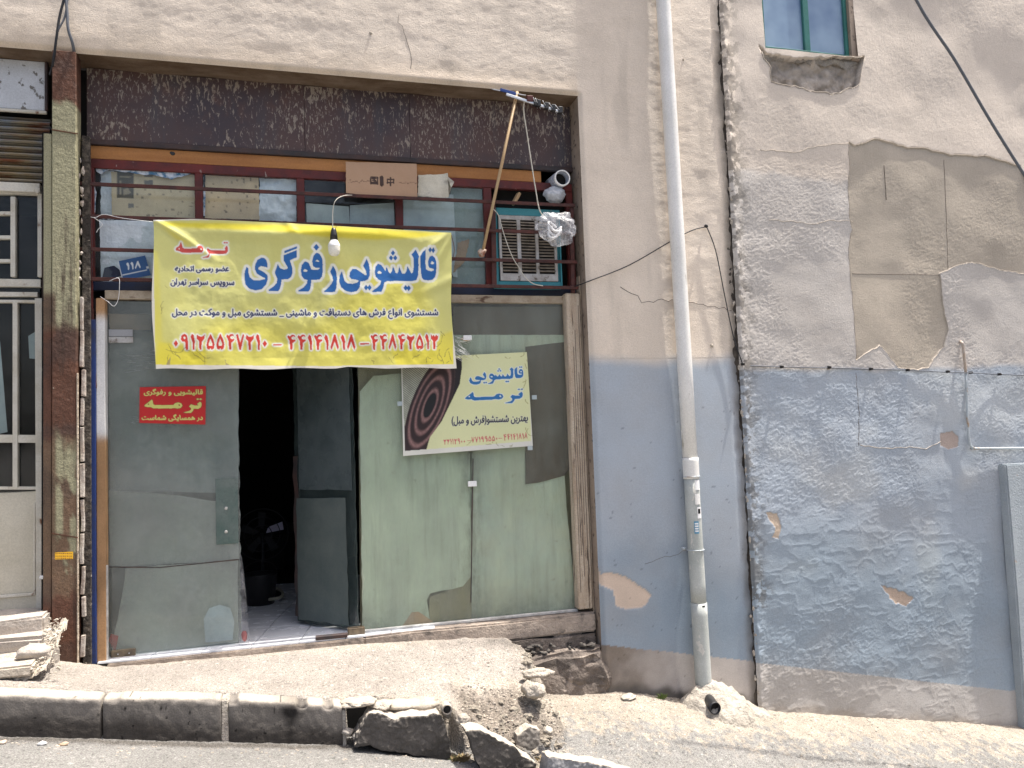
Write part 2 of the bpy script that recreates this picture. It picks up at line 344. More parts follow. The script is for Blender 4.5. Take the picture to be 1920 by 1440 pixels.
def sheet(name, corners, Y, mt, parent=None, nx=24, nz=24, amp=.006, fr=6, seed=0, edge=.0, curl=None, canvas=None, thick=None):
    """a limp sheet between four picture corners (TL,TR,BR,BL) hung at depth Y (number or 4 numbers)"""
    ys = Y if isinstance(Y, (list, tuple)) else [Y]*4
    c = [P(*corners[i], ys[i]) for i in range(4)]
    u = np.linspace(0, 1, nx+1)[:, None]; v = np.linspace(0, 1, nz+1)[None, :]
    def bl(k): return (c[0][k]*(1-u)+c[1][k]*u)*(1-v)+(c[3][k]*(1-u)+c[2][k]*u)*v
    X, YY, Z = bl(0), bl(1), bl(2)
    if edge:
        L = c[0].x; ex = (fbm(v*9+0*u, u*0+seed, 1, 4, seed)-.5)*edge*2; ez = (fbm(u*9+0*v, v*0+seed, 1, 4, seed+5)-.5)*edge*2
        X = X+ex*(np.abs(u-.5)*2)**6; Z = Z+ez*(np.abs(v-.5)*2)**6
    YY = YY+(fbm(X, Z, fr, 4, seed)-.5)*2*amp
    if curl is not None: YY = YY-curl*(np.clip((u-.72)/.28, 0, 1)**2)*(1+0*v)
    col = canvas.sample(X, Z) if canvas is not None else None
    return gridobj(name, X, YY, Z, mt, parent, col)
def rock(name, loc, sx, sy, sz, mt, parent=None, seed=0, amp=.35, sub=2, rot=0, flat=False):
    bm = bmesh.new(); bmesh.ops.create_icosphere(bm, subdivisions=sub, radius=1)
    for v in bm.verts:
        d = mnoise.noise(v.co*1.3+Vector((seed*7.1, 0, 0)))*amp+mnoise.noise(v.co*3.7+Vector((seed*3.1, 5, 0)))*amp*.4
        v.co *= 1+d+(mnoise.noise(v.co*8+Vector((seed, 2, 0)))*amp*.22+mnoise.noise(v.co*17+Vector((seed, 4, 0)))*amp*.12 if sub >= 3 else 0)
        v.co = Vector((v.co.x*sx, v.co.y*sy, v.co.z*sz)); v.co.rotate(Matrix.Rotation(rot, 3, 'Z')); v.co += Vector(loc)
    return fin(bm, name, mt, parent, not flat)
def lathe(name, prof, loc, mt, parent=None, n=20, axis='Z'):
    vs = []; fs = []
    for r, z in prof:
        for k in range(n):
            a = 2*pi*k/n
            v = Vector((r*cos(a), r*sin(a), z)) if axis == 'Z' else Vector((r*cos(a), z, r*sin(a)))
            vs.append(v+Vector(loc))
    for i in range(len(prof)-1):
        for k in range(n):
            a = i*n+k; b = i*n+(k+1) % n; fs.append((a, b, b+n, a+n))
    return mesh(name, vs, fs, mt, parent, True)

# ------------------------------------------------------------------ flat print
FORMS = {'ا': (0xFE8D, 0xFE8E), 'ب': (0xFE8F, 0xFE90, 0xFE91, 0xFE92), 'ت': (0xFE95, 0xFE96, 0xFE97, 0xFE98), 'ح': (0xFEA1, 0xFEA2, 0xFEA3, 0xFEA4),
 'د': (0xFEA9, 0xFEAA), 'ر': (0xFEAD, 0xFEAE), 'س': (0xFEB1, 0xFEB2, 0xFEB3, 0xFEB4), 'ش': (0xFEB5, 0xFEB6, 0xFEB7, 0xFEB8), 'ض': (0xFEBD, 0xFEBE, 0xFEBF, 0xFEC0),
 'ع': (0xFEC9, 0xFECA, 0xFECB, 0xFECC), 'ف': (0xFED1, 0xFED2, 0xFED3, 0xFED4), 'ق': (0xFED5, 0xFED6, 0xFED7, 0xFED8), 'ک': (0xFB8E, 0xFB8F, 0xFB90, 0xFB91),
 'گ': (0xFB92, 0xFB93, 0xFB94, 0xFB95), 'ل': (0xFEDD, 0xFEDE, 0xFEDF, 0xFEE0), 'م': (0xFEE1, 0xFEE2, 0xFEE3, 0xFEE4), 'ن': (0xFEE5, 0xFEE6, 0xFEE7, 0xFEE8),
 'ه': (0xFEE9, 0xFEEA, 0xFEEB, 0xFEEC), 'و': (0xFEED, 0xFEEE), 'ی': (0xFBFC, 0xFBFD, 0xFBFE, 0xFBFF)}
def shape(s):
    out = []
    for i, ch in enumerate(s):
        if ch not in FORMS: out.append({'(': ')', ')': '('}.get(ch, ch)); continue
        p = i > 0 and s[i-1] in FORMS and len(FORMS[s[i-1]]) == 4
        n = i+1 < len(s) and s[i+1] in FORMS and len(FORMS[ch]) == 4
        out.append(chr(FORMS[ch][(1 if p else 0) if not n else (3 if p else 2)]))
    return ''.join(reversed(out))
def glyph_tris(body):
    cu = bpy.data.curves.new('lettering', 'FONT'); cu.body = body; cu.size = 1; cu.resolution_u = 3
    o = bpy.data.objects.new('lettering', cu); C.objects.link(o)
    bpy.context.view_layer.update(); me = o.to_mesh(); me.calc_loop_triangles()
    vs = [(v.co.x, v.co.y) for v in me.vertices]; tr = [[vs[i] for i in t.vertices] for t in me.loop_triangles]
    o.to_mesh_clear(); bpy.data.objects.remove(o); bpy.data.curves.remove(cu); return tr
class Canvas:
    """a printed sheet on the plane Y, addressed in pixels of the photograph; colours end up on the sheet's vertices"""
    def __init__(s, Y, x0, x1, z0, z1, cell, base):
        s.Y = Y; s.x0 = x0; s.z1 = z1; s.c = cell; s.w = int((x1-x0)/cell)+2; s.h = int((z1-z0)/cell)+2
        s.a = np.empty((s.h, s.w, 3)); s.a[:] = base
        s.gx = x0+(np.arange(s.w)+.5)*cell; s.gz = z1-(np.arange(s.h)+.5)*cell
    def w2(s, px, py): q = P(px, py, s.Y); return ((q.x-s.x0)/s.c, (s.z1-q.z)/s.c)
    def mask(s): return np.zeros((s.h, s.w), bool)
    def poly(s, m_, pts, cells=False):
        q = pts if cells else [s.w2(*p) for p in pts]
        xs = [p[0] for p in q]; ys = [p[1] for p in q]
        a, b = max(0, int(min(xs))-1), min(s.w, int(max(xs))+2); c, d = max(0, int(min(ys))-1), min(s.h, int(max(ys))+2)
        if a >= b or c >= d: return
        X, Y = np.meshgrid(np.arange(a, b)+.5, np.arange(c, d)+.5); m_[c:d, a:b] |= inpoly(X, Y, q)
    def dil(s, m_, r):
        R = int(math.ceil(r)); ys, xs = np.nonzero(m_); o = m_.copy()
        if not len(ys): return o
        a, b, c, d = max(R, xs.min()-R), min(s.w-R, xs.max()+R+1), max(R, ys.min()-R), min(s.h-R, ys.max()+R+1)
        for i in range(-R, R+1):
            for j in range(-R, R+1):
                if i*i+j*j <= r*r+.25: o[c:d, a:b] |= m_[c+i:d+i, a+j:b+j]
        return o
    def put(s, m_, col, al=1.0): s.a[m_] = s.a[m_]*(1-al)+np.array(col)*al
    def text(s, m_, body, xl, yt, xr, yb, dy=0, raw=False):
        tr = glyph_tris(body if raw else shape(body)); xs = [p[0] for t in tr for p in t]; ys = [p[1] for t in tr for p in t]
        if not xs: return
        X0, X1, Y0, Y1 = min(xs), max(xs), min(ys), max(ys)
        for t in tr:
            q = []
            for x, y in t:
                u = (x-X0)/(X1-X0); v = (Y1-y)/(Y1-Y0); q.append((xl+(xr-xl)*u, yt+(yb-yt)*v+dy*u))
            s.poly(m_, q)
    def sample(s, X, Z):
        i = np.clip((s.z1-Z)/s.c-.5, 0, s.h-1.001); j = np.clip((X-s.x0)/s.c-.5, 0, s.w-1.001)
        i0 = i.astype(int); j0 = j.astype(int); fi = (i-i0)[..., None]; fj = (j-j0)[..., None]; A = s.a
        return (A[i0, j0]*(1-fj)+A[i0, j0+1]*fj)*(1-fi)+(A[i0+1, j0]*(1-fj)+A[i0+1, j0+1]*fj)*fi
def dia(x, y, rx, ry): return [(x, y-ry), (x+rx, y), (x, y+ry), (x-rx, y)]
TITLE = [  # outlines of the big word, (outline, hole or None)
 [(1718,86),(1690,110),(1668,150),(1672,230),(1678,300),(1685,340),(1700,358),(1740,364),(1780,357),(1803,335),(1814,290),(1814,200),(1800,160),(1778,140),(1755,150),(1742,185),(1740,225),(1750,250),(1790,262),(1790,275),(1770,282),(1740,275),(1722,262),(1717,200)],
 [(1630,86),(1592,130),(1610,165),(1612,240),(1605,290),(1592,302),(1577,275),(1556,232),(1546,280),(1532,302),(1508,300),(1494,270),(1482,236),(1472,285),(1462,300),(1448,292),(1438,262),(1425,236),(1415,280),(1402,300),(1388,290),(1378,262),(1366,242),(1356,280),(1346,260),(1320,225),(1290,212),(1268,240),(1260,290),(1268,330),(1290,355),(1318,370),(1310,400),(1280,430),(1238,460),(1240,470),(1320,468),(1337,430),(1347,385),(1375,368),(1400,372),(1450,366),(1500,368),(1560,370),(1605,368),(1637,360),(1651,320),(1656,230),(1652,170),(1660,150)],
 [(965,278),(945,320),(940,375),(958,425),(1000,460),(1050,471),(1100,460),(1126,425),(1132,372),(1170,370),(1200,355),(1214,325),(1217,270),(1208,215),(1188,166),(1157,232),(1180,275),(1188,318),(1170,314),(1130,285),(1095,262),(1060,260),(1038,290),(1032,330),(1050,352),(1100,360),(1118,368),(1100,384),(1060,395),(1015,390),(990,370),(978,325)],
 [(885,230),(859,285),(880,330),(885,365),(870,395),(840,430),(804,460),(808,469),(902,467),(916,430),(921,350),(918,300),(905,262)],
 [(740,113),(765,125),(788,165),(794,220),(794,280),(785,330),(765,354),(730,358),(688,356),(688,400),(680,440),(665,462),(573,462),(573,452),(620,425),(650,390),(655,358),(625,350),(602,320),(596,270),(605,220),(635,190),(665,203),(682,240),(690,264),(720,268),(750,266),(770,250),(730,250),(705,235),(697,190),(708,145),(725,122)],
 [(447,98),(560,56),(560,76),(447,120)],
 [(440,136),(558,90),(560,154),(497,182),(517,240),(522,290),(507,332),(480,350),(422,352),(417,400),(405,442),(390,459),(306,457),(308,445),(350,415),(378,385),(383,345),(360,290),(388,212),(407,250),(440,262),(470,258),(480,248),(460,215),(440,182)],
 [(245,156),(205,175),(184,220),(181,262),(200,300),(250,330),(275,340),(270,348),(220,362),(170,360),(137,335),(124,290),(121,250),(108,238),(91,280),(87,340),(97,400),(130,437),(190,454),(242,442),(282,400),(299,345),(293,310),(255,280),(215,262),(215,245),(235,232),(275,240),(293,245),(296,215),(286,180),(265,160)]]
THOLE = [[(1762,212),(1775,190),(1793,205),(1790,217),(1770,220)], [(1283,292),(1300,278),(1324,292),(1318,304),(1290,304)], [(728,190),(742,176),(761,190),(755,197)], [(616,272),(632,258),(657,272),(650,284),(625,284)]]
TDOT = [(1757,92,17,25),(1786,94,17,25),(1425,116,19,25),(1408,160,19,25),(1446,160,19,25),(1540,430,20,27),(1568,432,20,27),(1182,430,20,27),(1213,430,20,27),(735,64,26,31)]
def t2(p): return (p[0]/4.8+440, p[1]/4.8+450)
TAR = [[(1600,488),(1525,545),(1570,580),(1470,578),(1385,550),(1335,605),(1380,640),(1385,680),(1340,710),(1205,745),(1240,757),(1385,757),(1430,710),(1450,660),(1560,660),(1620,625),(1640,570),(1632,510)],
       [(445,435),(380,490),(270,570),(265,600),(340,620),(410,615),(480,650),(920,650),(985,640),(1060,655),(1140,640),(1180,585),(1150,530),(1075,505),(1000,525),(960,570),(520,570),(480,550),(465,470)]]
TARH = [[(340,548),(370,530),(385,555),(360,562)], [(1078,560),(1110,550),(1125,590),(1095,592)]]
TARD = [(1545,428,38,24),(1615,428,38,24)]
TAB = [[(1195,283),(1160,335),(1178,368),(1140,372),(960,370),(900,362),(870,345),(855,333),(838,370),(860,400),(880,430),(870,455),(840,480),(765,500),(768,510),(865,509),(885,490),(895,432),(1130,439),(1190,430),(1217,395),(1222,340),(1207,293)],
       [(375,220),(340,290),(290,330),(279,360),(290,380),(340,387),(390,412),(420,414),(650,414),(700,417),(750,412),(777,385),(777,330),(745,293),(715,283),(680,300),(665,338),(430,340),(405,320),(385,250)]]
TABH = [[(722,350),(748,338),(750,370),(733,372)], [(326,347),(347,322),(350,357)]]
DIG = {'۱': [[(25,0),(0,40),(32,110),(38,200),(62,200),(66,90),(50,22)]], '۲': [[(5,8),(0,60),(28,92),(36,200),(60,200),(64,105),(98,60),(102,8),(82,28),(55,38),(28,30)]],
 '۳': [[(0,0),(3,60),(28,92),(34,200),(60,200),(64,105),(96,68),(104,8),(90,34),(74,10),(56,38),(38,12),(22,32)]],
 '۴': [[(0,28),(26,80),(38,200),(62,200),(64,112),(98,84),(100,62),(72,66),(50,56),(54,36),(74,24),(98,34),(88,6),(56,0),(32,24),(14,8)]],
 '۵': [[(50,0),(15,70),(0,140),(10,190),(35,202),(50,180),(65,202),(92,188),(100,135),(85,70)]], '۷': [[(0,12),(42,200),(60,200),(102,12),(84,0),(53,105),(22,0)]],
 '۸': [[(43,0),(0,165),(14,202),(51,92),(88,202),(102,165),(61,0)]], '۹': [[(45,0),(10,20),(0,70),(22,102),(54,102),(60,140),(62,200),(90,200),(94,140),(86,60),(74,15)]],
 '۰': [[(50,80),(88,122),(50,164),(12,122)]], '–': [[(0,108),(100,108),(100,128),(0,128)]]}
DHOLE = {'۵': [(48,62),(28,120),(30,152),(48,150),(52,150),(70,152),(72,122)], '۹': [(32,48),(48,34),(62,54),(46,72)]}
def digits(cv, m_, s, xl, yt, xr, yb, dy=0):
    wd = {'۱': .62, '۰': .8, '–': 1.2, ' ': .55}; tot = sum(wd.get(c, 1.0) for c in s); x = 0; holes = cv.mask()
    for c in s:
        wc = wd.get(c, 1.0)
        def tr(p): u = (x+.08+(wc-.18)*(p[0]/(66 if c == '۱' else 100)))/tot; return (xl+(xr-xl)*u, yt+(yb-yt)*p[1]/200+dy*u)
        if c in DIG:
            for po in DIG[c]: cv.poly(m_, [tr(p) for p in po])
            if c in DHOLE: cv.poly(holes, [tr(p) for p in DHOLE[c]])
        x += wc
    m_ &= ~holes

# ================================================================== WALLS
CREAM = np.array([.69, .60, .505]); BLUE = np.array([.345, .39, .445]); BASE = np.array([.44, .40, .37]); GREY = np.array([.44, .385, .315]); BEIGE = np.array([.58, .46, .37])
def axis(a, b, step, ext=(), pre=()): return np.concatenate([np.array(pre), np.arange(a, b, step), np.array([b]), np.array(ext)])
OPX, OPZ = 2.160, 4.262            # right jamb and top edge of the shop opening
def stripe(X): return np.interp(X, [2.2, 5.8], [.151, -.602])
def wallbase(X): return np.interp(X, [1.4, 2.1, 2.44, 3.4, 4.25, 5.83, 9], [-.1, -.17, -.22, -.455, -.61, -.89, -1.55])
def blur_mask(X, Z, pts, Y=0): return inpoly(X, Z, [(P(x, y, Y).x, P(x, y, Y).z) for x, y in pts]).astype(float)
# ---- left wall (shop building)
xs = axis(-2.1, 3.40, .0115, pre=(-6, -4.5, -3.4, -2.6)); i_op = np.argmin(abs(xs-OPX)); xs[i_op] = OPX
zs = axis(-.75, 5.75, .0115, ext=(6.2, 7, 8.2)); k_op = np.argmin(abs(zs-OPZ)); zs[k_op] = OPZ
X, Z = np.meshgrid(xs, zs, indexing='ij')
def lwallY(X, Z):
    y = (fbm(X, Z, .8, 3, 3)-.5)*.03 + (fbm(X, Z*1.6, 7, 4, 5)-.5)*.006*(sstep(2.3, 2.6, Z)*.9+.12)
    d = np.where(Z < OPZ, np.clip((X-OPX), 0, 1), np.hypot(np.clip(X-OPX, 0, 9), np.clip(Z-OPZ, 0, 9))) ; d = np.where((X < OPX) & (Z >= OPZ), Z-OPZ, d)
    wx = (fbm(X, Z, 8, 2, 6)-.5)*.1; y = y-(1-np.abs(2*fbm(X*.8+wx, Z*1.7+wx, 27, 2, 7)-1))**2*.0010*sstep(2.3, 2.6, Z)
    y = y*sstep(0, .1, d) + .022*(1-sstep(0, .03, d))
    y = y + .035*sstep(3.30, 3.40, X)*fbm(X, Z, 9, 4, 11)
    y = y - .02*sstep(-.05, -.2, Z-wallbase(X)-.1)
    return y
X = X + ((fbm(X*0+3, Z, 14, 4, 47)-.45)*.05)*sstep(3.36, 3.40, X)*(X > 3.3)
Y = lwallY(X, Z)
pk = jag([(P(x, y).x, P(x, y).z) for x, y in [(1117,1050),(1127,1075),(1160,1075),(1200,1098),(1222,1117),(1210,1135),(1190,1142),(1155,1138),(1150,1110),(1130,1100),(1120,1090)]], .008, .05, 3)
mk = inpoly(X, Z, pk); Y = Y+.007*mk
n1 = fbm(X, Z, 1.3, 5, 21)[..., None]; n2 = fbm(X, Z, 6, 5, 22)[..., None]; n3 = fbm(X*5, Z*.8, 1.5, 5, 23)[..., None]
col = CREAM*(1+(n1-.5)*.28+(n2-.5)*.14)
col = col*(1-.16*sstep(.5, .8, n3)*sstep(5.2, 4.4, Z)[..., None])
col = col*(1-sstep(.35, 0, np.where(X < OPX, Z-OPZ, 9)+fbm(X, Z, 12, 3, 25)*.12)[..., None]*np.array([.1, .14, .2]))
bl = sstep(2.30, 2.17, Z+(fbm(X, Z, 3, 3, 31)-.5)*.16)[..., None]
blue = BLUE*(1+(n1-.5)*.22+(n2-.5)*.12)
blue = blue*(1-sstep(1.0, .3, Z+(fbm(X, Z, 2.4, 4, 33)-.5)*.9)[..., None]*np.array([.30, .24, .2]))
col = col*(1-bl)+blue*bl
st = (Z < stripe(X)+ (fbm(X, Z, 4, 3, 37)-.5)*.01)[..., None]
base = BASE*(1+(n2-.5)*.35); dirt = sstep(2.75, 2.15, X+(fbm(X, Z, 5, 4, 39)-.5)*.6)[..., None]
base = base*(1-dirt)+np.array([.17, .14, .115])*(.6+.8*n2)*dirt
col = np.where(st, base, col)
col = np.where(mk[..., None], BEIGE*(.85+.3*n2), col)
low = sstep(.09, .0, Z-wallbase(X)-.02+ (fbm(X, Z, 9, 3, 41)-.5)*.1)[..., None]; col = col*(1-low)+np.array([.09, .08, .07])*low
sp = (fbm(X, Z, 28, 3, 43) > .84)[..., None] & (Z < 1.9)[..., None]; col = np.where(sp, col*.6, col)
seam = sstep(3.31, 3.39, X+(fbm(X, Z, 7, 3, 45)-.5)*.05)[..., None]*(Z < 4.9)[..., None]; col = col*(1-.6*seam)+np.array([.1, .085, .07])*.6*seam
rg = np.where(Z > 2.25, 1.0, .3)*(1+0*X); keep = ~((xs[:-1, None]+1e-4 < OPX) & (zs[None, :-1]+1e-4 < OPZ))
wallL = gridobj('rendered_wall', X, Y, Z, 'wallL', None, col, {'rough': rg}, keep)
tag(wallL, 'cream rendered shop wall with faded blue lower part around the shop opening', 'wall')
xsv = xs[:i_op+1]; 
def strip(name, A, B, mt, parent, n=2):   # ruled surface between two polylines
    A = np.array(A); B = np.array(B); t = np.linspace(0, 1, n)[None, :, None]; G = A[:, None]*(1-t)+B[:, None]*t
    return gridobj(name, G[..., 0], G[..., 1], G[..., 2], mt, parent, None, None, None, False)
def lyv(x, z): return float(lwallY(np.array([x]), np.array([z]))[0])
tx = np.linspace(-6, OPX, 200)
strip('soffit', [(x, lyv(x, OPZ), OPZ) for x in tx], [(x, .225, OPZ-.01+.006*sin(x*9)) for x in tx], 'soffit', wallL, 8)
tz = np.linspace(-.3, OPZ, 200)
strip('jamb_reveal', [(OPX, lyv(OPX, z), z) for z in tz][::-1], [(OPX+.004*sin(z*11), .30, z) for z in tz][::-1], 'reveal', wallL, 8)
def ribbon(name, pts, r, fn, mt, parent, dy=.002):
    return tube(name, [Vector((x, fn(x, z)-dy, z)) for x, z in pts], r, mt, parent, 5)
def cr(px, seed, amp=.012, step=.04): return jag([(P(*p).x, P(*p).z) for p in px], amp, step, seed, False)
M['crack'] = mat('crack_shadow', (.12, .1, .085), rough=1)
ribbon('wall_crack', cr([(1165,540),(1195,556),(1205,565),(1270,562),(1320,570),(1375,582)], 1), .0024, lyv, 'crack', wallL, -.0005)
ribbon('wall_crack', cr([(745,30),(768,90),(770,128)], 2), .002, lyv, 'crack', wallL, -.0005)
ribbon('wall_crack', cr([(1210,1055),(1245,1045),(1300,1030)], 4), .0016, lyv, 'crack', wallL, -.0005)

# ---- right wall (next house)
WP = [(1588,268),(1600,275),(1635,262),(1655,264),(1700,278),(1730,278),(1780,292),(1850,295),(1910,312),(1935,400),(1950,520),(1873,505),(1820,492),(1790,500),(1760,515),(1765,560),(1778,620),(1770,650),(1740,690),(1720,694),(1683,690),(1648,648),(1603,675),(1600,610),(1596,540),(1590,470),(1592,450),(1597,430),(1590,410),(1588,350),(1590,320)]
wpoly = jag([(P(x, y).x, P(x, y).z) for x, y in WP], .007, .045, 8)
CH = [(1422,85),(1432,95),(1437,101),(1500,112),(1560,108),(1618,108),(1612,140),(1608,160),(1580,172),(1562,179),(1520,172),(1480,162),(1447,155),(1444,140),(1446,130),(1430,110)]
chpoly = jag([(P(x, y).x, P(x, y).z) for x, y in CH], .010, .04, 9)
w_l, w_r = P(1432,60).x, P(1603,60).x; w_b = P(1520,100).z
xs = axis(3.405, 6.7, .0068, ext=(7.5, 9, 12)); zs = np.concatenate([np.arange(-1.75, -1.0, .03), np.arange(-1.0, 3.9, .0068), np.arange(3.9, 5.75, .0095), [5.75, 6.3, 7, 8.2]])
i0 = np.argmin(abs(xs-w_l)); xs[i0] = w_l; i1 = np.argmin(abs(xs-w_r)); xs[i1] = w_r; k0 = np.argmin(abs(zs-w_b)); zs[k0] = w_b
X, Z = np.meshgrid(xs, zs, indexing='ij')
und = lambda X, Z: (fbm(X, Z*1.2, 1.1, 3, 51)-.5)
def rwallY(X, Z, masks=True):
    a = sstep(2.6, 2.0, Z)
    y = und(X, Z)*.05 + (fbm(X, Z, 5, 3, 53)-.5)*.005*(1+a)
    y = y - .02*sstep(1.2, .2, fbm(X, Z, 2.2, 3, 57)*1.2-.1)*0
    y = y*sstep(3.40, 3.55, X)
    y = y - .02*sstep(3.52, 3.42, X)*fbm(X, Z, 16, 3, 59) + .02*sstep(3.43, 3.405, X)
    if masks:
        wx = (fbm(X, Z, 11, 2, 5)-.5)*.09; mk_ = sstep(.38, .56, fbm(X, Z, 1.5, 3, 86))*(.3+.7*sstep(4.0, 3.0, Z)); q = fbm(X+wx, Z*1.35+wx*.6, 37, 2, 54)
        y = y-(1-np.abs(2*q-1))**3*.0027*(.2+.8*mk_)*(1-.3*inpoly(X, Z, wpoly)) - .0026*(1-np.abs(2*fbm(X+wx*2, Z*1.6, 7, 3, 58)-1))**9*sstep(1.6, .6, Z)
    if masks: y = y+.009*inpoly(X, Z, wpoly)+.06*inpoly(X, Z, chpoly)*(.2+1.4*fbm(X, Z, 11, 5, 61))
    return y-.012
Y = rwallY(X, Z)
cp = jag([(P(x, y).x, P(x, y).z) for x, y in [(1762,812),(1785,808),(1797,820),(1795,838),(1778,843),(1763,835)]], .004, .05, 12)
fk = jag([(P(x, y).x, P(x, y).z) for x, y in [(1434,960),(1455,962),(1462,985),(1458,1010),(1444,1008),(1452,990),(1440,975)]], .006, .03, 13)
f2 = jag([(P(x, y).x, P(x, y).z) for x, y in [(1650,1098),(1690,1108),(1712,1122),(1695,1136),(1675,1130)]], .012, .03, 14)
n1 = fbm(X, Z, 1.1, 5, 71)[..., None]; n2 = fbm(X, Z, 5, 5, 72)[..., None]; n3 = fbm(X*4, Z, 1.4, 5, 73)[..., None]
col = CREAM*np.array([.97, .98, 1.0])*(1+(n1-.5)*.26+(n2-.5)*.14)
gb = sstep(3.78, 3.70, Z+(X-4.3)*.05*0+(fbm(X, Z, 2.5, 4, 75)-.5)*.25)[..., None]*1.0   # greyer coat under the old cornice line
col = col*(1-gb)+np.array([.53, .495, .46])*(1+(n1-.5)*.25+(n2-.5)*.1)*gb
bl = sstep(2.17, 2.10, Z+(fbm(X, Z, 3, 4, 77)-.5)*.10)[..., None]
bd = BLUE*1.02*(1+(n1-.5)*.2+(n2-.5)*.1); lowd = sstep(1.15, .2, Z+(X-4.5)*.12+(fbm(X, Z, 1.7, 4, 79)-.5)*1.1)[..., None]
bd = bd*(1-lowd*np.array([.22, .17, .15])); bd = bd*(1+sstep(.55, .75, fbm(X, Z, 1.6, 4, 80))[..., None]*np.array([.22, .16, .08]))
col = col*(1-bl)+bd*bl
st = (Z < stripe(X)+(fbm(X, Z, 3, 2, 81)-.5)*.008)[..., None]
col = np.where(st, np.array([.43, .41, .39])*(1+(n2-.5)*.3), col)
gm = inpoly(X, Z, wpoly)[..., None]; col = np.where(gm, GREY*(1+(n2-.5)*.3+(n1-.5)*.2), col)
cm = inpoly(X, Z, chpoly)[..., None]; col = np.where(cm, np.array([.33, .29, .25])*(.4+1.3*fbm(X, Z, 16, 4, 62)[..., None]), col)
for po, c_ in ((cp, (.42, .34, .3)), (fk, (.5, .4, .31)), (f2, (.44, .34, .27))):
    mm_ = inpoly(X, Z, po); col = np.where(mm_[..., None], np.array(c_)*(.85+.3*n2), col); Y = Y+.005*mm_
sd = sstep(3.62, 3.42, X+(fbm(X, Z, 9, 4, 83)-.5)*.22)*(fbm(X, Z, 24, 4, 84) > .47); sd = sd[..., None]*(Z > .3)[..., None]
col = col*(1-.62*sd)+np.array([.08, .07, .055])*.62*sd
low = sstep(.07, 0, Z-wallbase(X)+(fbm(X, Z, 8, 3, 85)-.5)*.1)[..., None]; col = col*(1-low*.5)+np.array([.3, .25, .2])*low*.5
rr_ = (.8+.3*sstep(.40, .60, fbm(X, Z, 1.3, 3, 86)))*(1-.3*sstep(3.4, 4.1, Z))*np.where(gm[..., 0], .8, 1)
keep = ~((xs[:-1, None]+1e-4 >= w_l) & (xs[:-1, None]+1e-4 < w_r) & (zs[None, :-1]+1e-4 >= w_b))
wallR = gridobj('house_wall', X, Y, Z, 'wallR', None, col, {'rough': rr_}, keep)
tag(wallR, 'weathered house wall right of the drainpipe, grey patch where its coat has peeled', 'wall')
def ryv(x, z): return float(rwallY(np.array([x]), np.array([z]), False)[0])
M['edge'] = mat('broken_coat_edge', (.50, .44, .37), (.33, .29, .25), ns=30, rough=.9)
ribbon('peeled_edge', [p for p in wpoly[:]]+[wpoly[0]], .0024, ryv, 'edge', wallR, .001)
ribbon('peeled_edge', [p for p in chpoly[14:]], .004, ryv, 'edge', wallR, .002)
ribbon('wall_crack', cr([(1603,700),(1605,735),(1608,770),(1606,800),(1606,835)], 21, .006), .003, ryv, 'crack', wallR, 0)
ribbon('wall_crack', cr([(1768,300),(1772,400),(1777,510)], 22, .002), .0018, lambda x, z: ryv(x, z)+.009, 'crack', wallR, .001)
ribbon('wall_crack', cr([(1598,513),(1680,514),(1762,516)], 23, .001), .0018, lambda x, z: ryv(x, z)+.009, 'crack', wallR, .001)
ribbon('wall_crack', cr([(1656,310),(1659,345),(1661,375)], 24, .001), .003, lambda x, z: ryv(x, z)+.009, 'crack', wallR, .001)
ribbon('coat_lip', cr([(1425,282),(1450,283),(1490,287),(1530,275),(1588,270)], 25, .006), .0026, ryv, 'edge', wallR, .001)
ribbon('coat_lip', cr([(1440,412),(1500,418),(1530,421),(1560,414),(1597,416)], 26, .008), .0026, ryv, 'edge', wallR, .001)
ribbon('coat_lip', cr([(1608,835),(1660,841),(1700,838),(1735,842),(1762,828)], 27, .006), .0026, ryv, 'edge', wallR, .002)
# crumbling mortar down the joint between the two houses
bm = bmesh.new(); rng = random.Random(5)
for i in range(230):
    z = rng.uniform(-.4, 5.6) if i % 3 else rng.uniform(1.2, 4); x = 3.425+rng.gauss(0, .018); s = rng.uniform(.004, .015)
    r = bmesh.ops.create_icosphere(bm, subdivisions=1, radius=1)
    sx, sz = s*rng.uniform(.6, 1.2), s*rng.uniform(.8, 2)
    for v in r['verts']:
        k_ = 1+mnoise.noise(v.co*1.7+Vector((i, 0, 0)))*.5; v.co = Vector((x+v.co.x*sx*k_, -.006+v.co.y*s*.5*k_, z+v.co.z*sz*k_))
tag(fin(bm, 'joint_crumbs', 'mortar', wallR), kind='stuff')
box('joint_void', 3.36, 3.44, .026, .5, -.7, 8, mat('joint_mortar', (.13, .11, .09), (.06, .05, .045), ns=20, rough=1), wallR, 0)

# window in the right wall
wt = thing('casement_window', ((w_l+w_r)/2, .05, w_b), 'green steel framed window, blue sky reflection coloured into its panes, over a broken sill, cut by the top edge', 'window')
top = 6.3; fy0, fy1 = .03, .07
for nm, a, b in (('frame_side', w_l+.002, w_l+.034), ('frame_side', w_r-.075, w_r-.045), ('mullion', P(1517,50).x-.028, P(1517,50).x+.028)):
    box(nm, a, b, fy0, fy1, w_b+.035, top, 'greenf', wt)
box('frame_sill', w_l+.002, w_r-.045, fy0-.004, fy1, w_b+.002, w_b+.037, 'greenf', wt)
box('frame_head', w_l+.002, w_r-.045, fy0, fy1, top, top+.04, 'greenf', wt)
box('pane', w_l+.034, P(1517,50).x-.028, .055, .061, w_b+.037, top, 'winglass', wt, 0)
box('pane', P(1517,50).x+.028, w_r-.075, .055, .061, w_b+.037, top, 'winglass', wt, 0)
box('reveal_side', w_r-.045, w_r+.03, .0, .3, w_b-.02, top+.1, 'reveal', wt, 0)
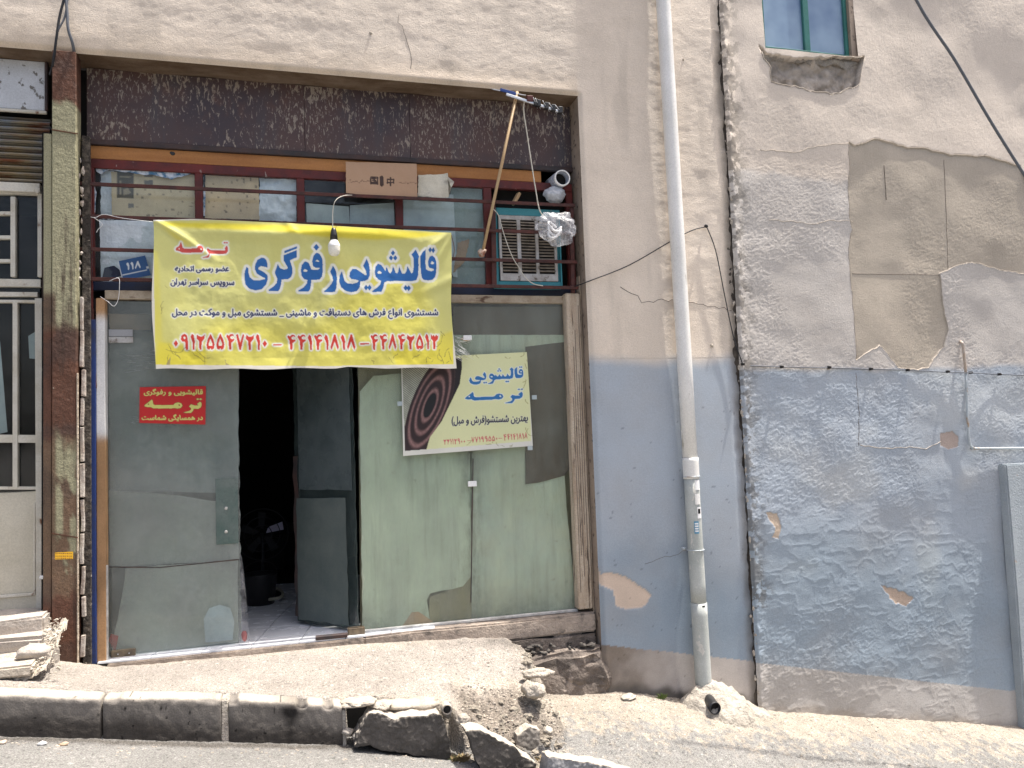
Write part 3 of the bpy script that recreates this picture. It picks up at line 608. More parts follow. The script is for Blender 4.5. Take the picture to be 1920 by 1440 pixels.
box('reveal_side', w_l-.05, w_l+.001, .02, .3, w_b-.02, top+.1, 'reveal', wt, 0)
box('backing', w_l-.03, w_r+.03, .25, .3, w_b-.02, top+.1, 'dark', wt, 0)
bm = bmesh.new(); n = 60
A = [(w_l-.04+(w_r+.02-w_l+.04)*i/n) for i in range(n+1)]
vs = []; fs = []
for j, x in enumerate(A):
    for k, (yy, zz) in enumerate([(.09, .004), (.05, .0), (.018, -.010), (.012, -.035), (.03, -.07)]):
        vs.append((x, yy+random.uniform(-.010, .010), w_b-.002+zz*(.6+.9*mnoise.noise(Vector((x*9, 0, 0)))+.4)+random.uniform(-.007, .003)*(k > 0)))
for j in range(n):
    for k in range(4): a = j*5+k; fs.append((a, a+1, a+6, a+5))
mesh('broken_sill', vs, fs, 'concrete', wt, True)

# pillar at the right edge
px0 = P(1880, 900, -.05).x
def pil(c):
    c.y += (mnoise.noise(Vector((c.x*2, c.z*2, 1)))*.012 if c.y < -.02 else 0); return c
p_ = box('gate_pillar', 5.86, 7.2, -.095, -.0, -1.8, 1.3, 'print', None, .012, 2, pil, 5)
def pc(co):
    x, z = co[:, 0], co[:, 2]; n = fbm(x, z, 3, 4, 5)[:, None]; return np.array([.38, .42, .47])*(.85+.3*n)
colour_mesh(p_, pc); p_.data.materials[0] = mat('pillar_paint', (.40, .44, .465), (.33, .37, .40), ns=3, rough=.65, bump=.8, bs=60, bd=.012, spots=((.46, .38, .32), 4, .66, .68))
tag(p_, 'blue grey plastered pillar at the right edge beneath the thin pipe', 'pillar')

# ================================================================== GROUND
def gut(X): return np.interp(X, [-9, -3, -1.41, -.83, .24, .835, 1.34, 2.4, 3.4, 5.83, 12], [1.7, .57, .283, .186, .012, -.12, -.225, -.43, -.63, -1.12, -2.35])
def ground(X, Y):
    t = sstep(-1.0, .0, Y)*sstep(1.2, 1.7, X)
    b = gut(X)+np.clip(-.95-Y, 0, 6)*.022-np.clip(-7-Y, 0, 90)*.0
    return b*(1-t)+wallbase(X)*t - .008*np.exp(-((Y+.90)/.04)**2)*(X < 1.0)
def slabtop(X, Y):
    a = np.interp(X, [-9, -3, -1.5, -1.1, .34, 1.2, 1.6, 2.2], [.8, .55, .47, .366, .335, .29, .25, .21]); b = np.interp(X, [-9, -3, -1.43, -.96, -.37, .25, .85, 1.3, 1.7], [1.8, .75, .492, .408, .336, .22, .12, .03, -.1])
    t = np.clip(-Y/.72, 0, 1.3); h = a*(1-t)+b*t; return h - .10*sstep(-.46, -.9, Y)*sstep(.9, 1.0, X)
def hgt(X, Y, fine=True):
    g = ground(X, Y); s = slabtop(X, Y)
    nz = (fbm(X, Y, 7, 4, 91)-.5)
    m1 = sstep(1.70, 1.50, X+.25*Y*0+nz*.22+np.clip(Y+.2, 0, 1)*.1)     # right end rounds off
    fr = np.interp(X, [-9, .27, .30, .42, .55, .88, .95, 1.2, 1.6], [-.735, -.735, -.68, -.69, -.70, -.76, -.90, -.93, -.74])+nz*np.interp(X, [.2, .35], [0, .10])
    wd = np.interp(X, [.3, .86, .98], [.03, .05, .13])
    m2 = sstep(0, 1, (Y-fr)/wd+.0)
    h = g+(s-g)*m1*m2
    if fine:
        rough = np.interp(X, [.2, .9, 1.0, 1.7], [.2, .3, 1.0, .6])*sstep(-.99, -.9, Y)
        h = h+((fbm(X, Y, 14, 4, 93)-.5)*.03+(fbm(X, Y, 38, 4, 94)-.5)*.055*sstep(.84, .95, X)*sstep(-.42, -.55, Y))*rough+(fbm(X, Y, 4, 3, 95)-.5)*.012+(fbm(X, Y, 45, 3, 96)-.5)*.008*(.6+.6*sstep(-1.0, -.9, Y))
    return h
def gcol(X, Y, H):
    g = ground(X, Y); onslab = sstep(.03, .10, H-g)*(X < 1.8); n1 = fbm(X, Y, 2, 5, 101); n2 = fbm(X, Y, 9, 5, 102); n3 = fbm(X, Y*3, 3, 4, 103)
    asp = np.array([.22, .215, .205])*(.85+.3*n1)[..., None]*(.9+.2*n2)[..., None]
    slab = np.array([.315, .285, .255])*(.8+.4*n1)[..., None]*(.85+.3*n2)[..., None]
    dust = np.array([.34, .30, .25])*(.8+.4*n2)[..., None]
    blob = np.array([.215, .185, .155])*(.7+.6*n2)[..., None]
    c = asp*(1-onslab[..., None])+slab*onslab[..., None]
    bb = (sstep(.88, 1.0, X)*sstep(-.42, -.62, Y+(n2-.5)*.2)*onslab)[..., None]; c = c*(1-bb)+blob*bb
    ed = (sstep(-.60, -.70, Y+(n2-.5)*.1)*sstep(.2, .3, X)*sstep(.98, .86, X)*onslab)[..., None]; c = c*(1-ed)+dust*1.1*ed
    ed = (np.exp(-((Y+.48+(n2-.5)*.12)/.05)**2)*sstep(.9, 1.0, X)*onslab)[..., None]; c = c*(1-.8*ed)+dust*1.15*.8*ed
    ed = (sstep(1.42, 1.54, X+(n2-.5)*.1)*onslab)[..., None]; c = c*(1-.6*ed)+dust*.6*ed
    dd = (sstep(-.60, -.30, Y+(n3-.5)*.35+(fbm(X, Y, 26, 4, 107)-.5)*.9-(X-3)*.02)*sstep(1.5, 1.7, X))[..., None]; c = c*(1-dd)+dust*dd
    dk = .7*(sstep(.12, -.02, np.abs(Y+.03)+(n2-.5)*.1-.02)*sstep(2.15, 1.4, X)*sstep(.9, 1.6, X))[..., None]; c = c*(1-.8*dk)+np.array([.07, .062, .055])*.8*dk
    wf = (sstep(-.10, .0, Y+(n2-.5)*.1)*sstep(1.1, .8, X))[..., None]; c = c*(1-.5*wf)+dust*1.1*.5*wf
    gt = (np.exp(-((Y+.865+(n2-.5)*.06)/.035)**2)*sstep(1.0, .8, X))[..., None]; c = c*(1-.75*gt)+np.array([.07, .06, .05])*.75*gt
    sp = fbm(X, Y, 60, 2, 105); c = np.where((sp > .80)[..., None], c*1.5, c); c = np.where((sp < .2)[..., None], c*.6, c)
    return np.clip(c, .02, .5)
xs = axis(-2.3, 7.0, .0095, pre=(-9, -6, -4, -3), ext=(8.5, 10, 12))
ys = axis(-.93, .0, .0095, ext=(.04, .1, .25))
X, Y = np.meshgrid(xs, ys, indexing='ij'); H = hgt(X, Y)
H = np.where((Y > .03) & (X < 2.16), np.minimum(H, .33), H)
pav = gridobj('pavement', X, Y, H, 'ground', None, gcol(X, Y, H)); tag(pav, kind='structure')
ys = np.concatenate([[-26, -18, -12, -9, -7, -5, -4, -3, -2.4, -2], np.arange(-1.7, -.93, .0095), [-.93]])
X, Y = np.meshgrid(xs, ys, indexing='ij'); H = hgt(X, Y)
road = gridobj('road', X, Y, H, 'ground', None, gcol(X, Y, H)); tag(road, kind='structure')
def gh(x, y): return float(hgt(np.array([x]), np.array([y]))[0])

# ---- kerb stones
KP = [(-.838, 0), (-.842, .6), (-.844, .92), (-.838, .975), (-.818, 1.0), (-.725, 1.0), (-.725, 0)]
def kerb(name, x0, x1, zt0, zt1, zb0, zb1, label, seed, chip=0, y_off=0):
    n = 110; vs = []; fs = []; rng = random.Random(seed)
    prof = []
    for i in range(len(KP)-1):
        a, b = KP[i], KP[i+1]; k = 34 if i in (0,) else (5 if i in (1, 4) else 2)
        for t in range(k): prof.append((a[0]+(b[0]-a[0])*t/k, a[1]+(b[1]-a[1])*t/k))
    prof.append(KP[-1]); m_ = len(prof)
    for i in range(n+1):
        u = i/n; x = x0+(x1-x0)*u; e = min(u, 1-u)*(x1-x0); rd = .012*max(0, 1-e/.03)**2
        for (y, v) in prof:
            zt = zt0+(zt1-zt0)*u-rd; zb = zb0+(zb1-zb0)*u-.05; z = zb+(zt-zb)*v
            nn = mnoise.noise(Vector((x*7, z*7, seed)))*.004+mnoise.noise(Vector((x*30, z*30, y*30+seed)))*.003
            edge = max(0, 1-abs(v-.97)/.06); ch = max(0, mnoise.noise(Vector((x*14, seed*3.3, 0)))-.12)*.05*edge*(1+chip)
            vs.append((x, y+y_off+nn+ch*.7+rd*.5, z+nn*.6-ch))
    for i in range(n):
        for k in range(m_-1): a = i*m_+k; fs.append((a, a+1, a+m_+1, a+m_))
    fs.append(tuple(range(m_))[::-1]); fs.append(tuple(n*m_+k for k in range(m_)))
    o = mesh(name, vs, fs, 'conc', None, True); 
    def kc(co):
        x, y, z = co.T; zb = zb0+(zb1-zb0)*(x-x0)/(x1-x0); zt = zt0+(zt1-zt0)*(x-x0)/(x1-x0); v = (z-zb)/(zt-zb); n_ = fbm(x, z, 5, 5, seed)[:, None]; nf = fbm(x, z, 22, 3, seed+1)
        c = np.array([.165, .15, .135])*(.75+.5*n_); tp = sstep(.9, .99, v+(nf-.5)*.1)[:, None]; c = c*(1-tp)+np.array([.38, .34, .29])*tp  # face darker than top: its shade is put into the colour
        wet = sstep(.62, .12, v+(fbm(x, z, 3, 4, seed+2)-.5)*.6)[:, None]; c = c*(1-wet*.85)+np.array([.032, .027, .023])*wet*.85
        if seed == 33:
            dx = x-(P(545, 1330, -.84).x); so_ = np.exp(-((dx/.07)**2+((v-.78)/.22)**2))+.6*np.exp(-((dx/.025)**2+((v-.35)/.35)**2)); so_ = np.clip(so_*(.7+.6*nf), 0, 1)[:, None]; c = c*(1-so_)+np.array([.015, .013, .012])*so_
        hole = (fbm(x, z, 55, 2, seed+9) > .84)[:, None]; c = np.where(hole, c*.2, c)
        return c
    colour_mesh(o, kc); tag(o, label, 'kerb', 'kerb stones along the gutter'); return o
def ktop(x): return float(np.interp(x, [-9, -3, -1.43, -.96, -.37, .25, .85, 1.5], [1.8, .75, .499, .415, .343, .223, .14, .03]))
G_ = lambda x: float(gut(np.array([x]))[0])
kerb('kerb_stone', -2.3, -.972, ktop(-2.3), ktop(-.972), G_(-2.3), G_(-.972), 'long pale kerb stone at the left edge below the steel post', 31)
kerb('kerb_stone', -.962, -.385, ktop(-.962)+.004, ktop(-.385), G_(-.962), G_(-.385), 'pitted kerb stone below the red sticker, second from the left', 32)
kerb('kerb_stone', -.345, .26, ktop(-.345), ktop(.26)+.005, G_(-.345), G_(.26), 'kerb stone with a black soot stain below the open doorway', 33, 1)
box('kerb_joint', -.388, -.342, -.835, -.73, .1, .335, 'mortar', bpy.data.objects['kerb_stone.002'], .01, 1, None, 0)
def chunk(name, outline, y0, y1, mt, label, cat, group=None, seed=1, lean=0, sub=2, amp=.012, rot=None):
    """stone block from a front outline (x,z), given depth and broken edges"""
    o = prism(name, outline, y0, y1, mt); bm = bmesh.new(); bm.from_mesh(o.data)
    bmesh.ops.remesh if False else None
    bmesh.ops.triangulate(bm, faces=bm.faces[:])
    for _ in range(sub+3):
        bmesh.ops.subdivide_edges(bm, edges=[e for e in bm.edges if e.calc_length() > .014], cuts=1); bmesh.ops.triangulate(bm, faces=bm.faces[:])
    bmesh.ops.triangulate(bm, faces=bm.faces[:])
    zb = min(p[1] for p in outline)
    for v in bm.verts:
        v.co.y += lean*(v.co.z-zb); q = v.co*14+Vector((seed, 0, 0)); v.co += Vector((mnoise.noise(q), mnoise.noise(q+Vector((5, 0, 0))), mnoise.noise(q+Vector((0, 9, 0)))))*amp
        q = v.co*48; v.co += Vector((mnoise.noise(q), mnoise.noise(q+Vector((5, 0, 0))), mnoise.noise(q+Vector((0, 9, 0)))))*.006
        if rot: 
            c0, R_ = rot; v.co = R_ @ (v.co-c0) + c0
    bm.to_mesh(o.data); bm.free(); tag(o, label, cat, group); return o
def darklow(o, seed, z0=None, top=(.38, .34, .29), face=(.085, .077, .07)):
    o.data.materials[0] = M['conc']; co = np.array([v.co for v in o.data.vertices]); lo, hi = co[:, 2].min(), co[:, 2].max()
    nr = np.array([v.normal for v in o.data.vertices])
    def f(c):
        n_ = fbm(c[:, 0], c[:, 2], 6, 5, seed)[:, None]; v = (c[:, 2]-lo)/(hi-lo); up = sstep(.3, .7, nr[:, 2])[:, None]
        k = np.array(face)*(.7+.6*n_)*(1-.55*sstep(.5, .1, v)[:, None]); return k*(1-up)+np.array(top)*up  # upward surfaces pale, faces dark: light and shade set in the colour
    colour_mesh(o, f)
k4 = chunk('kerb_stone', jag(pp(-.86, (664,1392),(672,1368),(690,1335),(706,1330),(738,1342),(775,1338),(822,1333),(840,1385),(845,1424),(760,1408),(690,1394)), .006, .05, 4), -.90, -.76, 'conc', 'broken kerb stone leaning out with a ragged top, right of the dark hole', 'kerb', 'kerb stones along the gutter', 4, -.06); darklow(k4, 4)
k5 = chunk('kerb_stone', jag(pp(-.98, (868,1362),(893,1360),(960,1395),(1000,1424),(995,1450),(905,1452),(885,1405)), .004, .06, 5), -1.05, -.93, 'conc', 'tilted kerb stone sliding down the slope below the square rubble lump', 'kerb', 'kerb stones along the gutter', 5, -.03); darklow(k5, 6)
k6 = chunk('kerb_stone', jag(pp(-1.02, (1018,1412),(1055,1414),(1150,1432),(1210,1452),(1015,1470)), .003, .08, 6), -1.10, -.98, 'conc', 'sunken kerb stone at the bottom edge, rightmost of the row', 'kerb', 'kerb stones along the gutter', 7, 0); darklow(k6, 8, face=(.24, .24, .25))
# back of the hole under the asphalt lip
t = thing('broken_drain', (.35, -.72, .0), 'dark broken hole between kerb stones with an overhanging concrete lip', 'hole')
o = box('cavity_back', .26, .46, -.69, -.66, -.05, .2, 'dark', t, .004); box('cavity_side', .255, .275, -.84, -.68, -.02, .2, 'concrete', t, .004)
rock('concrete_lip', P(672, 1316, -.80), .10, .075, .020, 'pale', t, 12, .3, 4); rock('concrete_lip', P(712, 1322, -.79), .06, .06, .026, 'mortar', t, 15, .35, 4)
for i, (a, b, s) in enumerate([((652,1372), -.84, .03), ((668,1380), -.85, .025), ((690,1358), -.85, .02)]):
    rock('rubble', P(*a, b), s, s, s*.8, 'concrete', t, i+40)
# lumps of broken concrete along the patched edge
def onground(px, py, y): q = P(px, py, y); return Vector((q.x, y, gh(q.x, y)))
for i, (px, py, y, sx, sy, sz, mt, lab) in enumerate([
    (765, 1318, -.74, .17, .08, .034, 'pale', 'bleached slab of broken concrete lying on top of the leaning kerb stone'),
    (838, 1326, -.76, .03, .03, .05, 'concrete', 'dark lump of broken mortar wedged above the round drain hole'),
    (1000, 1290, -.62, .085, .07, .05, 'mortar', 'white rounded rock at the right corner of the asphalt patch'),
    (1008, 1258, -.45, .10, .05, .028, 'mortar', 'mortar crumb with a slot on the sloping right edge of the patch'),
    (1178, 1303, -.10, .07, .05, .015, 'pale', 'flat pale stone flake lying at the wall foot, left of the small weed'),
    (868, 1345, -.88, .04, .04, .03, 'mortar', 'brown mortar lump above the tilted kerb stone'),
    (1028, 1368, -.80, .03, .03, .025, 'mortar', 'small brown lump at the edge of the dusty road, beside the square block')]):
    q = onground(px, py, y); z = P(px, py, y).z
    tag(rock('rubble_lump', (q.x, y, max(q.z, z-.01)), sx, sy, sz, mt, None, i+3, .4, 3, i), lab, 'rock')
o = chunk('square_rubble', pp(-.93, (968,1376),(990,1360),(1010,1366),(1008,1392),(992,1404),(966,1392)), -.97, -.89, 'conc', 'square block of broken kerb resting against the asphalt lump', 'rock', None, 9, .1, 1, .003); darklow(o, 12, face=(.16, .145, .13))
bm = bmesh.new(); rng = random.Random(77); M['crumb'] = mat('crumbling_asphalt', (.30, .265, .22), (.19, .17, .14), ns=22, rough=1, bump=1, bs=60, bd=.012, grain=.3)
for i in range(210):
    if i % 3 == 0: x = rng.uniform(.90, 1.5); y = -.93+rng.gauss(0, .035)
    elif i % 3 == 1: a_ = rng.random(); x = 1.58+rng.gauss(0, .05)-.1*a_; y = -.10-.8*a_
    else: x = rng.uniform(.95, 1.5); y = rng.uniform(-.9, -.6)
    s_ = rng.choice([.008, .010, .013, .018, .026]); z = gh(x, y)-s_*.25; r = bmesh.ops.create_icosphere(bm, subdivisions=2, radius=1)
    for v in r['verts']: k_ = 1+mnoise.noise(v.co*1.6+Vector((i*3, 0, 0)))*.7+mnoise.noise(v.co*4+Vector((i*3, 0, 0)))*.3; v.co = Vector((x+v.co.x*s_*k_*1.2, y+v.co.y*s_*k_, z+v.co.z*s_*.8*k_))
tag(fin(bm, 'crumbled_edge', 'crumb'), kind='stuff')
# round outlet by the broken kerb
t = thing('drain_stub', P(839, 1338, -.86), 'small round drain hole with pale rim beside the leaning kerb stone', 'pipe')
q = P(838, 1330, -.87); lathe('dark_bore', [(.0001, .0), (.022, .0), (.022, .06)], (q.x, -.875, q.z), 'dark', t, 16, 'Y'); lathe('rim', [(.022, .0), (.027, -.006), (.03, .004), (.03, .06)], (q.x, -.875, q.z), 'mortar', t, 16, 'Y')

# ================================================================== LEFT NEIGHBOUR
nb = thing('neighbour_shopfront', (-1.6, .2, .7), 'white steel framed shop door with roller shutter left of the rusty post', 'shopfront')
def hz(py_l, px_l, Y): return P(px_l, py_l, Y).z
yN = .16
zt, zb = P(40, 115, yN).z, P(40, 205, yN).z
box('sheet_panel', -3, P(84, 150, yN).x, yN, yN+.02, zb, 4.25, 'lightbox', nb)
box('panel_trim', -3, P(88, 150, yN).x, yN-.01, yN+.012, zb-.022, zb-.002, 'white_frame', nb)
box('panel_trim', P(84, 150, yN).x+.002, P(90, 150, yN).x, yN-.01, yN+.02, zb, 4.25, 'rail', nb)
za, zb2 = P(40, 218, yN).z, P(40, 340, yN).z; ns = 10; hs = (za-zb2)/ns
for i in range(ns):
    z = za-i*hs; pr = [(yN+.10, z), (yN+.02, z-.002), (yN+.045, z-hs*.25), (yN+.015, z-hs*.55), (yN+.005, z-hs*.8), (yN+.02, z-hs+.001)]
    vs = []; fs = []; x1 = P(92, 230, yN).x if z > P(40, 250, yN).z else P(80, 300, yN).x
    for x in (-3, x1): vs += [(x, y, zz) for y, zz in pr]
    k = len(pr); fs = [(j, j+1, j+1+k, j+k) for j in range(k-1)]
    mesh('slat', vs, fs, 'shutter', nb, False)
z = P(40, 352, yN).z; box('bottom_bar', -3, P(76, 352, yN).x, yN-.015, yN+.03, z-.03, z+.03, 'white_frame', nb)
rock('shutter_lock', P(70, 357, yN-.03), .018, .01, .022, 'white_frame', nb, 3)
box('shutter_rail', P(80, 400, .1).x, P(96, 400, .1).x, .08, .14, P(90, 1150, .1).z, P(90, 250, .1).z, 'post', nb, .004, 1, None, 6)
# the glazed door itself
yD = .2
def dbar(a, b, w_, name='door_frame', mt='white_frame', y=None):
    y = y or (yD if abs(a[0]-b[0]) > 20 else yD-.006); beam(name, P(*a, y), P(*b, y), w_, .04, mt, nb)
dbar((75,560), (78,1145), .05); dbar((-60,360), (78,362), .03); dbar((-80,530), (78,532), .05); dbar((-80,552), (72,553), .03); dbar((-80,565), (72,566), .018)
dbar((-80,822), (76,823), .05); dbar((-80,915), (72,915), .018); dbar((76,365), (76,520), .025); dbar((30,568), (30,915), .028, 'glazing_bar'); dbar((26,370), (26,520), .028, 'glazing_bar')
for y_ in (401, 446, 490): dbar((-80,y_), (26,y_), .022, 'glazing_bar')
z0, z1 = P(40, 1150, yD).z, P(40, 922, yD).z
pn_ = box('door_panel', -3, P(72, 1000, yD).x, yD-.005, yD+.02, z0, z1, 'doorpanel', nb)
box('door_panel_trim', -3, P(64, 1000, yD).x, yD-.018, yD-.006, P(40, 1118, yD).z, P(40, 1112, yD).z, 'white_frame', pn_)
box('door_panel_trim', P(64, 1000, yD).x, P(66, 1000, yD).x+.006, yD-.018, yD-.006, P(40, 1118, yD).z, P(40, 945, yD).z, 'white_frame', pn_)
box('door_glass', -3, P(74, 600, yD).x, yD+.01, yD+.016, z1, P(40, 358, yD).z, 'glass_shop', nb, 0)
box('hasp', P(80, 1080, .14).x, P(100, 1080, .14).x, .06, .075, P(90, 1084, .1).z, P(90, 1077, .1).z, 'alu', nb)
sheet('notice', [(-10,650),(0,640),(14,810),(-10,815)], .3, 'paper', nb, 6, 10, .004)
sheet('notice', [(53,630),(66,622),(67,673),(55,672)], .26, 'paper', nb, 6, 6, .002)
# steps under the neighbour
st_ = thing('stone_steps', (-1.7, -.2, .5), 'bleached stone steps and lumpy mortar under the neighbouring door, left of the post', 'steps')
def stepfn(seed, amp=.012):
    def f(c):
        q = c*6+Vector((seed, 0, 0)); c.z += mnoise.noise(q)*amp*1.3+mnoise.noise(q*3)*amp*.4; c.y += mnoise.noise(q+Vector((0, 7, 0)))*amp*2; c.x += mnoise.noise(q+Vector((0, 0, 7)))*amp*1.5; return c
    return f
box('threshold', -3, P(95, 1160, .0).x, -.12, .3, .3, P(40, 1158, -.1).z, 'stone', st_, .012, 2, stepfn(1), 5)
box('step', -3, P(92, 1200, -.2).x, -.30, .1, .25, P(40, 1196, -.28).z, 'stone', st_, .02, 2, stepfn(2, .02), 5)
box('step', -3, P(60, 1230, -.4).x, -.46, -.1, .25, P(30, 1236, -.44).z, 'mortar', st_, .03, 2, stepfn(3, .03), 5)
box('flat_stone', -3, P(64, 1250, -.5).x, -.60, -.2, P(30, 1262, -.6).z-.03, P(30, 1246, -.55).z, 'pale', st_, .012, 2, stepfn(4, .015), 5)
rock('stone', P(66, 1224, -.44), .085, .05, .045, 'stone', st_, 9, .35, 3, .2)
uu = np.linspace(0, 1, 120)[:, None]; vv = np.linspace(0, 1, 60)[None, :]
q0, q1 = P(102, 1166, -.15), P(106, 1258, -.56); nn_ = fbm(uu*3+0*vv, vv*1.2+0*uu, 4, 5, 7)
Xm = q0.x+.075-.02*uu-(.26*vv)*(.45+.75*uu); Ym = q0.y*(1-uu)+q1.y*uu-.03*vv+0*Xm; Zm = q0.z*(1-uu)+q1.z*uu-.05*vv+(nn_-.5)*.09+(fbm(uu*9+0*vv, vv*4+0*uu, 4, 3, 9)-.5)*.03
gridobj('mortar_heap', Xm, Ym+(nn_-.5)*.05, Zm, 'pale', st_)
bm = bmesh.new(); rng = random.Random(11)
for i in range(170):
    t_ = rng.random(); px = 112-62*rng.random()*(.3+.7*t_)+rng.gauss(0, 3); py = 1163+95*t_+rng.gauss(0, 4); y = -.17-.40*t_; s = rng.choice([.003, .004, .005, .008])
    q = P(px, py, y-.01); r = bmesh.ops.create_icosphere(bm, subdivisions=1, radius=1)
    for v in r['verts']: k_ = 1+mnoise.noise(v.co*1.9+Vector((i, 0, 0)))*.8; v.co = q+Vector((v.co.x*1.3, v.co.y, v.co.z*.8))*s*k_
tag(fin(bm, 'mortar_rubble', 'pale', st_), kind='stuff')

# ================================================================== POST between the shops
po = thing('steel_post', (-1.3, .0, .43), 'rusty steel post with flaking olive paint between the two shops', 'post')
def postcol(co):
    x, y, z = co.T; n_ = fbm(x, z, 6, 5, 7); nf = fbm(x*3, z, 8, 4, 8)
    g = np.array([.28, .265, .17])*(.85+.3*n_)[:, None]; r = np.array([.10, .045, .028])*(.6+.8*nf)[:, None]; dk = np.array([.05, .035, .03])*(.7+.6*nf)[:, None]
    zc = lambda py: P(120, py, 0).z
    f = sstep(zc(198), zc(188), z+(nf-.5)*.08)              # top: bare red primer
    f = np.maximum(f, sstep(zc(600), zc(625), z+(nf-.5)*.12)*sstep(zc(850), zc(800), z+(nf-.5)*.3))
    f2 = sstep(zc(860), zc(900), z)*sstep(.48, .6, nf+.05)*.8; f2 = np.maximum(f2, sstep(zc(1060), zc(1120), z+(nf-.5)*.2))
    left = sstep(-1.385, -1.40, x)*sstep(zc(540), zc(560), z); f = np.maximum(np.maximum(f, f2), left*.8)
    blk = sstep(.2, 1, f)*sstep(.5, .6, n_)*.5
    c = g*(1-f)[:, None]+r*f[:, None]; return c*(1-blk)[:, None]+dk*blk[:, None]
bx0, bx1 = P(97, 700, -.01).x, P(147, 700, -.01).x
o = box('column_face', bx0, bx1-.012, -.01, .12, .36, OPZ-.004, 'post', po, .004, 1, None, 0)
bm = bmesh.new(); bm.from_mesh(o.data); bmesh.ops.subdivide_edges(bm, edges=[e for e in bm.edges if e.calc_length() > 1], cuts=160); bmesh.ops.subdivide_edges(bm, edges=[e for e in bm.edges if .1 < e.calc_length() < .3], cuts=9, use_grid_fill=True); bm.to_mesh(o.data); bm.free(); colour_mesh(o, postcol)
o2 = box('column_flange', bx0-.05, bx0-.004, .0, .03, .62, P(85, 250, 0).z, 'post', po, .003)
bm = bmesh.new(); bm.from_mesh(o2.data); bmesh.ops.subdivide_edges(bm, edges=[e for e in bm.edges if e.calc_length() > 1], cuts=140); bm.to_mesh(o2.data); bm.free(); colour_mesh(o2, postcol)
box('edge_strip', bx1-.010, bx1, -.014, -.002, .38, P(147, 700, 0).z, 'wood', po, .002)
for py in (243, 1000): beam('weld_seam', P(97, py, -.012), P(146, py+8, -.012), .006, .006, 'rust', po, 0)
# yellow advert sticker on the post
zz = P(120, 1042, -.012); cv = Canvas(-.0125, P(103, 1035, -.0125).x, P(137, 1035, -.0125).x, P(120, 1050, -.0125).z, P(120, 1034, -.0125).z, .0015, (.75, .42, .03))
mk_ = cv.mask()
for py in (1037, 1042, 1046):
    for k in range(9):
        a = 104+k*3.5; cv.poly(mk_, [(a, py), (a+2.2, py), (a+2.2, py+1.6), (a, py+1.6)])
cv.put(mk_, (.12, .04, .03)); o = sheet('yellow_sticker', [(103,1036),(137,1034),(137,1048),(103,1049)], -.0125, 'print', None, 60, 30, .0004, canvas=cv); tag(o, 'small yellow advert sticker low on the rusty post', 'sticker')
# jamb beside the post: broken tile edges, dark packing
jb = thing('jamb_lining', (-1.2, .1, .4), 'row of broken white tile edges and a blue board beside the steel post', 'door jamb')
box('packing', bx1+.003, bx1+.05, .07, .10, .36, 3.74, mat('mortar_packing', (.035, .03, .027), (.13, .11, .09), ns=24, lo=.45, hi=.7, rough=1, bump=1, bs=40, bd=.02, spots=((.4, .36, .3), 30, .66, .7)), jb, .003)
xa, xb = P(150, 900, .05).x, P(159, 900, .05).x
zl = [P(155, y, .05).z for y in (556, 620, 690, 745, 800, 868, 935, 1000, 1060, 1118, 1160, 1190, 1235)]
for i in range(len(zl)-1):
    if i == 10: continue
    box('tile_edge', xa+random.uniform(0, .008), xb+random.uniform(-.008, .002), .04+random.uniform(-.004, .004), .07, zl[i+1]+.008, zl[i]-.004, 'tileedge', jb, .003, 1, stepfn(i, .006), 3)
for i in range(14):
    rock('mortar_dab', P(150+random.uniform(-3, 6), 300+i*17+random.uniform(-6, 6), .068), random.uniform(.004, .014), .008, random.uniform(.008, .03), 'tileedge', jb, i, .6)
box('blue_board', P(163, 900, .12).x, P(181, 900, .12).x, .10, .16, .37, P(170, 600, .12).z, 'blue', jb, .003)
o = box('white_steel_jamb', P(182, 900, .14).x, P(199, 900, .14).x, .12, .2, .37, P(190, 560, .14).z, 'white_rust', jb, .003, 1, None, 0)
bm = bmesh.new(); bm.from_mesh(o.data); bmesh.ops.subdivide_edges(bm, edges=[e for e in bm.edges if e.calc_length() > 1], cuts=120); bm.to_mesh(o.data); bm.free()
zr = P(190, 820, .14).z; zr2 = P(190, 600, .14).z
def jc(co):
    x, y, z = co.T; n_ = fbm(x*2, z, 5, 4, 3); f = sstep(zr+.05, zr-.05, z+(n_-.5)*.15); w_ = np.array([.6, .6, .6])*(.9+.2*n_)[:, None]; r = np.array([.34, .2, .1])*(.5+n_)[:, None]
    f = np.maximum(f, sstep(zr2-.02, zr2+.06, z)); return w_*(1-f)[:, None]+r*f[:, None]
colour_mesh(o, jc)
box('lower_edge_strip', P(199, 1100, .13).x, P(202, 1100, .13).x, .13, .15, .38, P(200, 1060, .13).z, 'sillwhite', jb, 0)

# ================================================================== SHOP FRONT
sf = thing('shop_front', (.4, .2, .38), 'old glazed carpet shop front with rusty brown fascia and red barred transom', 'shopfront')
YF = .20
zf0 = 3.728
fx = [bx1+.004, P(571, 220, YF).x, P(768, 220, YF).x, 2.158]
for i in range(3):
    box('fascia_panel', fx[i]+.001, fx[i+1]-.002, YF+.002*(i % 2), YF+.03, zf0+.04, 4.25, 'fascia', sf, .0)
kn_ = None; box('fascia_rail', fx[0], 2.158, YF-.012, YF+.03, zf0, zf0+.038, 'rail', sf, .004)
zo = 3.636
ob_ = box('orange_board', fx[0]+.02, P(1015, 330, YF).x, YF+.005, YF+.03, zo, zf0-.002, 'orange', sf, .003)
rock('knot', (P(323, 287, YF).x, YF+.006, P(323, 287, YF).z), .018, .004, .014, 'black', ob_, 3)
